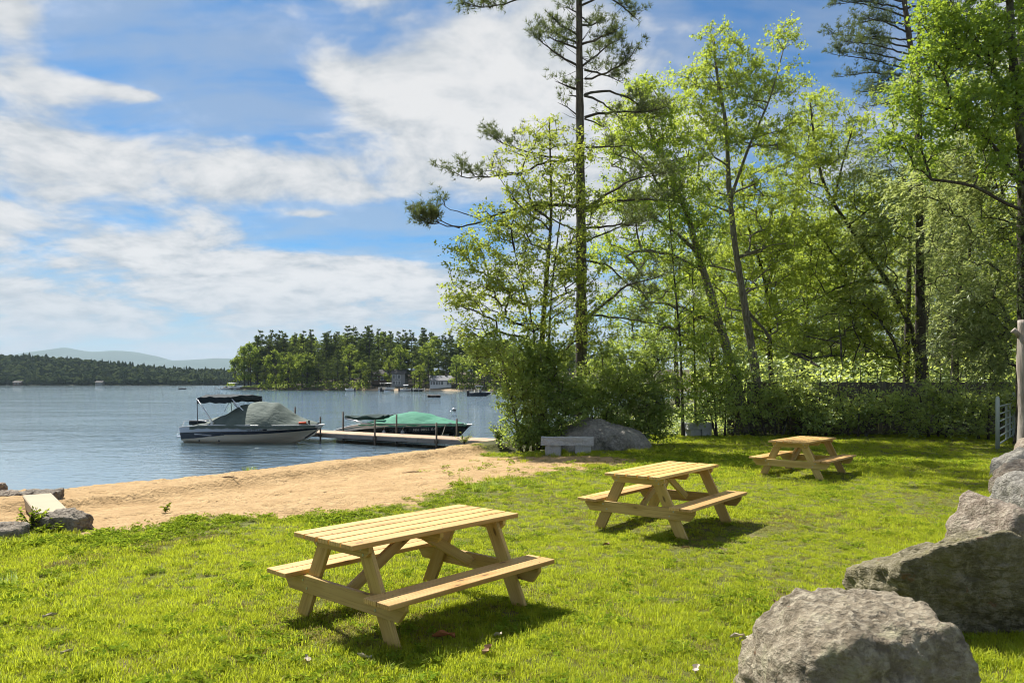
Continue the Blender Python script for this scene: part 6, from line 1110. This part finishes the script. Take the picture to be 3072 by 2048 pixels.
# weedy tufts standing apart in the sand and at the water's edge, a small plant by the stones
for k, (px, py, h_, lab) in enumerate(((1440, 1478, .22, 'dark spiky weed tuft on the sand edge behind the closest table'), (1490, 1462, .20, 'weed tuft on the sand between the beach and middle table'), (1395, 1447, .16, 'small weed tuft alone on the open sand'), (752, 1452, .16, 'green grass tuft at the waterline of the beach'), (2, 1765, .20, 'dark grass clump at the very edge of the lawn'), (1540, 1440, .16, 'thin weed tuft near the bench side of the sand'))):
    yy = F * (EYE + 0.05 + (0.3 if k == 3 else 0)) / (py - HY); x_ = (px - CX) / F * yy; o = link('weed_tuft', blade_tuft(500 + k, 70, h_, 0.16, 0.006, 0.7), M['bush'] if k in (0, 1, 4) else M['clover'], None, (x_, yy, gz(x_, yy) - 0.01)); tag(o, lab, 'weed', 'weed tufts')
def leafy_plant(loc, h, r, n, label, seed, m='clover', leaf=0.06):
    rg = np.random.default_rng(seed); e = empty('leafy_weed', loc, 0, label, 'plant'); gs, gl = Geo(), Geo()
    for k in range(n):
        a = rg.random() * 6.28; tip = np.array([math.cos(a) * r * rg.random(), math.sin(a) * r * rg.random(), h * rg.uniform(0.5, 1)]); pth = np.array([[0, 0, 0], tip * [0.4, 0.4, 0.6], tip]); gs.tube(pth, [0.006, 0.005, 0.003], 4); nl = 9; u = rg.uniform(0.25, 1.05, nl); p = tip * u[:, None]; add_leaves(gl, p, rdir(rg, nl) * [1, 1, 0.4] , rdir(rg, nl) * 0.5 + [0, 0, 1], leaf * rg.uniform(0.7, 1.3, nl), leaf * 0.65, rg.random(nl))
    link('stem', gs.mesh('stem'), M['bark_dark'], e); link('leaf_sprays', gl.mesh('leaf_sprays', attr=True), M[m], e)
leafy_plant((-6.25, 9.75, -0.02), 0.30, 0.28, 22, 'leafy yellow-green weed growing between the two dark stones', 71)
leafy_plant((-6.0, 9.62, -0.04), 0.18, 0.25, 14, 'low leafy weed at the foot of the layered stone', 72)
p = P(1395, 1352, 24.0); leafy_plant((p[0], 23.6, gz(p[0], 23.6)), 0.40, 0.35, 20, 'bright yellow-green weed on the bank beneath the dock', 73, 'maple_yellow')
p = P(1500, 1310, 23.8); leafy_plant((p[0], 23.6, gz(p[0], 23.6)), 0.75, 0.5, 60, 'bushy green plant where the dock meets the bank', 74, 'bush', 0.085)
leafy_plant((-5.35, 11.6, gz(-5.35, 11.6)), 0.14, 0.12, 6, 'tiny pale seedling alone on the sand near the slab', 75)
# fallen leaves and sticks
M['dead_leaf'] = simple('dead_leaf', (0.30, 0.19, 0.11), 0.8, 0.2, 0, 0.3, 20); M['pale_leaf'] = simple('bleached_dead_leaf', (0.52, 0.45, 0.36), 0.8, 0.2, 0, 0.2, 20); M['rust_leaf'] = simple('rusty_dead_leaf', (0.34, 0.13, 0.05), 0.8, 0.2, 0, 0.3, 20)
def dead_leaf_mesh(seed):
    rg = np.random.default_rng(seed); k = 11; t = np.linspace(0, 1, k); w = 0.42 * np.sin(t * math.pi) ** 0.8 * (1 + 0.35 * np.sin(t * 17 + seed)); g = Geo(); V = []
    for s in (-1, -0.5, 0, 0.5, 1): V.append(np.stack([t - 0.5, s * w * 0.5, 0.10 + 0.16 * s * s + 0.10 * np.sin(t * 3 + seed) + 0.05 * np.cos(9 * t + s * 3)], -1))
    g.grid(np.array(V)); return g.mesh('dead_leaf', smooth=True)
for k, (px, py, s_, mt, lab) in enumerate(((1330, 1905, .15, 'rust_leaf', 'curled rusty leaf in the shadow of the closest table'), (1495, 1897, .10, 'pale_leaf', 'pale upright leaf scrap before the closest table'), (1462, 1940, .11, 'dead_leaf', 'brown leaf just beyond the table shadow on the lawn'), (1092, 1958, .09, 'pale_leaf', 'pale leaf below the closest table leg'), (923, 1968, .08, 'pale_leaf', 'small pale leaf in front of the closest table'), (152, 1836, .10, 'pale_leaf', 'white leaf scrap alone on the open lawn'), (2212, 1905, .10, 'pale_leaf', 'topmost pale leaf in the group beside the domed boulder'), (2235, 1912, .09, 'pale_leaf', 'middle pale leaf in the group beside the domed boulder'), (2278, 1908, .11, 'rust_leaf', 'orange rusty leaf touching the domed boulder'), (2300, 1872, .12, 'pale_leaf', 'pale leaf lying above the rusty one by the domed boulder'), (2335, 1803, .09, 'dead_leaf', 'brown leaf on the lawn between the two big boulders'), (203, 1945, .08, 'pale_leaf', 'tiny pale leaf near the bare patch of lawn'), (2055, 1640, .08, 'dead_leaf', 'brown leaf in front of the middle picnic table'), (1820, 1630, .10, 'dead_leaf', 'brown leaf beside the middle table shadow'), (2090, 2000, .09, 'pale_leaf', 'pale leaf low on the open lawn before the boulders'))):
    yy = F * (EYE - 0.04) / (py - HY); x_ = (px - CX) / F * yy; o = link('fallen_leaf', dead_leaf_mesh(k), M[mt], None, (x_, yy, gz(x_, yy) + 0.035), (0.15 * (k % 3 - 1), 0.2 * (k % 2), k * 2.1)); o.scale = (s_ * 1.15,) * 3; tag(o, lab, 'leaf', 'fallen leaves on the lawn')
M['stick'] = simple('driftwood_stick', (0.22, 0.15, 0.09), 0.9, 0.2, 0, 0.2, 20)
for k, (px, py, L_, rz, lab) in enumerate(((1240, 1433, .5, 0.15, 'dark driftwood stick on the sand towards the dock'), (685, 1467, .4, -0.1, 'small stick lying near the waterline'), (2400, 1815, .3, -0.4, 'grey twig on the lawn beside the boulders'))):
    yy = F * (EYE + (0.25 if k < 2 else 0)) / (py - HY); x_ = (px - CX) / F * yy; g = Geo(); u = np.linspace(-0.5, 0.5, 7); g.tube(np.stack([u * L_, 0.02 * np.sin(u * 9), 0.012 * np.cos(u * 7)], 1), 0.014 * (1.1 - np.abs(u)), 6); g.tube([(0.1 * L_, 0, 0), (0.25 * L_, 0.06, 0.02)], [0.008, 0.004], 5); o = link('stick', g.mesh('stick', smooth=True), M['stick'], None, (x_, yy, gz(x_, yy) + 0.015), (0, 0, rz)); tag(o, lab, 'stick', 'sticks on the ground')

# pebbles and bits of bark washed up along the waterline
rg = np.random.default_rng(17); n = 900; k_ = rg.random(n); seg = np.array([(-8.6, 14.95), (-7.09, 16.30), (-6.25, 17.64), (-4.78, 20.0), (-3.31, 22.13), (-2.16, 23.8)]); tt = np.linspace(0, 1, len(seg)); bx = np.interp(k_, tt, seg[:, 0]); by = np.interp(k_, tt, seg[:, 1]); of = np.abs(rg.normal(size=n)) * 0.28 + 0.02; bx = bx + of * 0.82; by = by - of * 0.57; dv, fv = ico(1); g = Geo()
zs_ = ground_z(bx, by)
for a, b, z_ in zip(bx, by, zs_): s_ = rg.uniform(0.008, 0.028); g.add(dv * s_ * rg.uniform(0.6, 1.4, 3) * [1, 1, 0.6] + [a, b, z_ + s_ * 0.3], None, fv)
tag(link('pebbles', g.mesh('pebbles', smooth=True), simple('pebble', (0.16, 0.125, 0.095), 0.7, 0.3, 0, 0.5, 9)), kind='stuff', label='dark pebbles washed up along the waterline')
# ------------------------------------------------------------------ haze over the lake
g = Geo(); g.box((-3600, -70, -7.0), (3600, 7900, 330.0)); hz = link('haze', g.mesh('haze')); tag(hz, 'thin pale blue haze over the lake and mountains', kind='stuff')
m = bpy.data.materials.new('haze'); m.use_nodes = True; t = NT(m.node_tree); t.n.clear(); o = t.new('ShaderNodeOutputMaterial'); pv = t.new('ShaderNodeVolumePrincipled'); pv.inputs['Color'].default_value = (0.64, 0.83, 1.0, 1); pv.inputs['Density'].default_value = 0.00008; pv.inputs['Anisotropy'].default_value = 0.0
t.l.new(pv.outputs[0], o.inputs['Volume']); hz.data.materials.append(m)
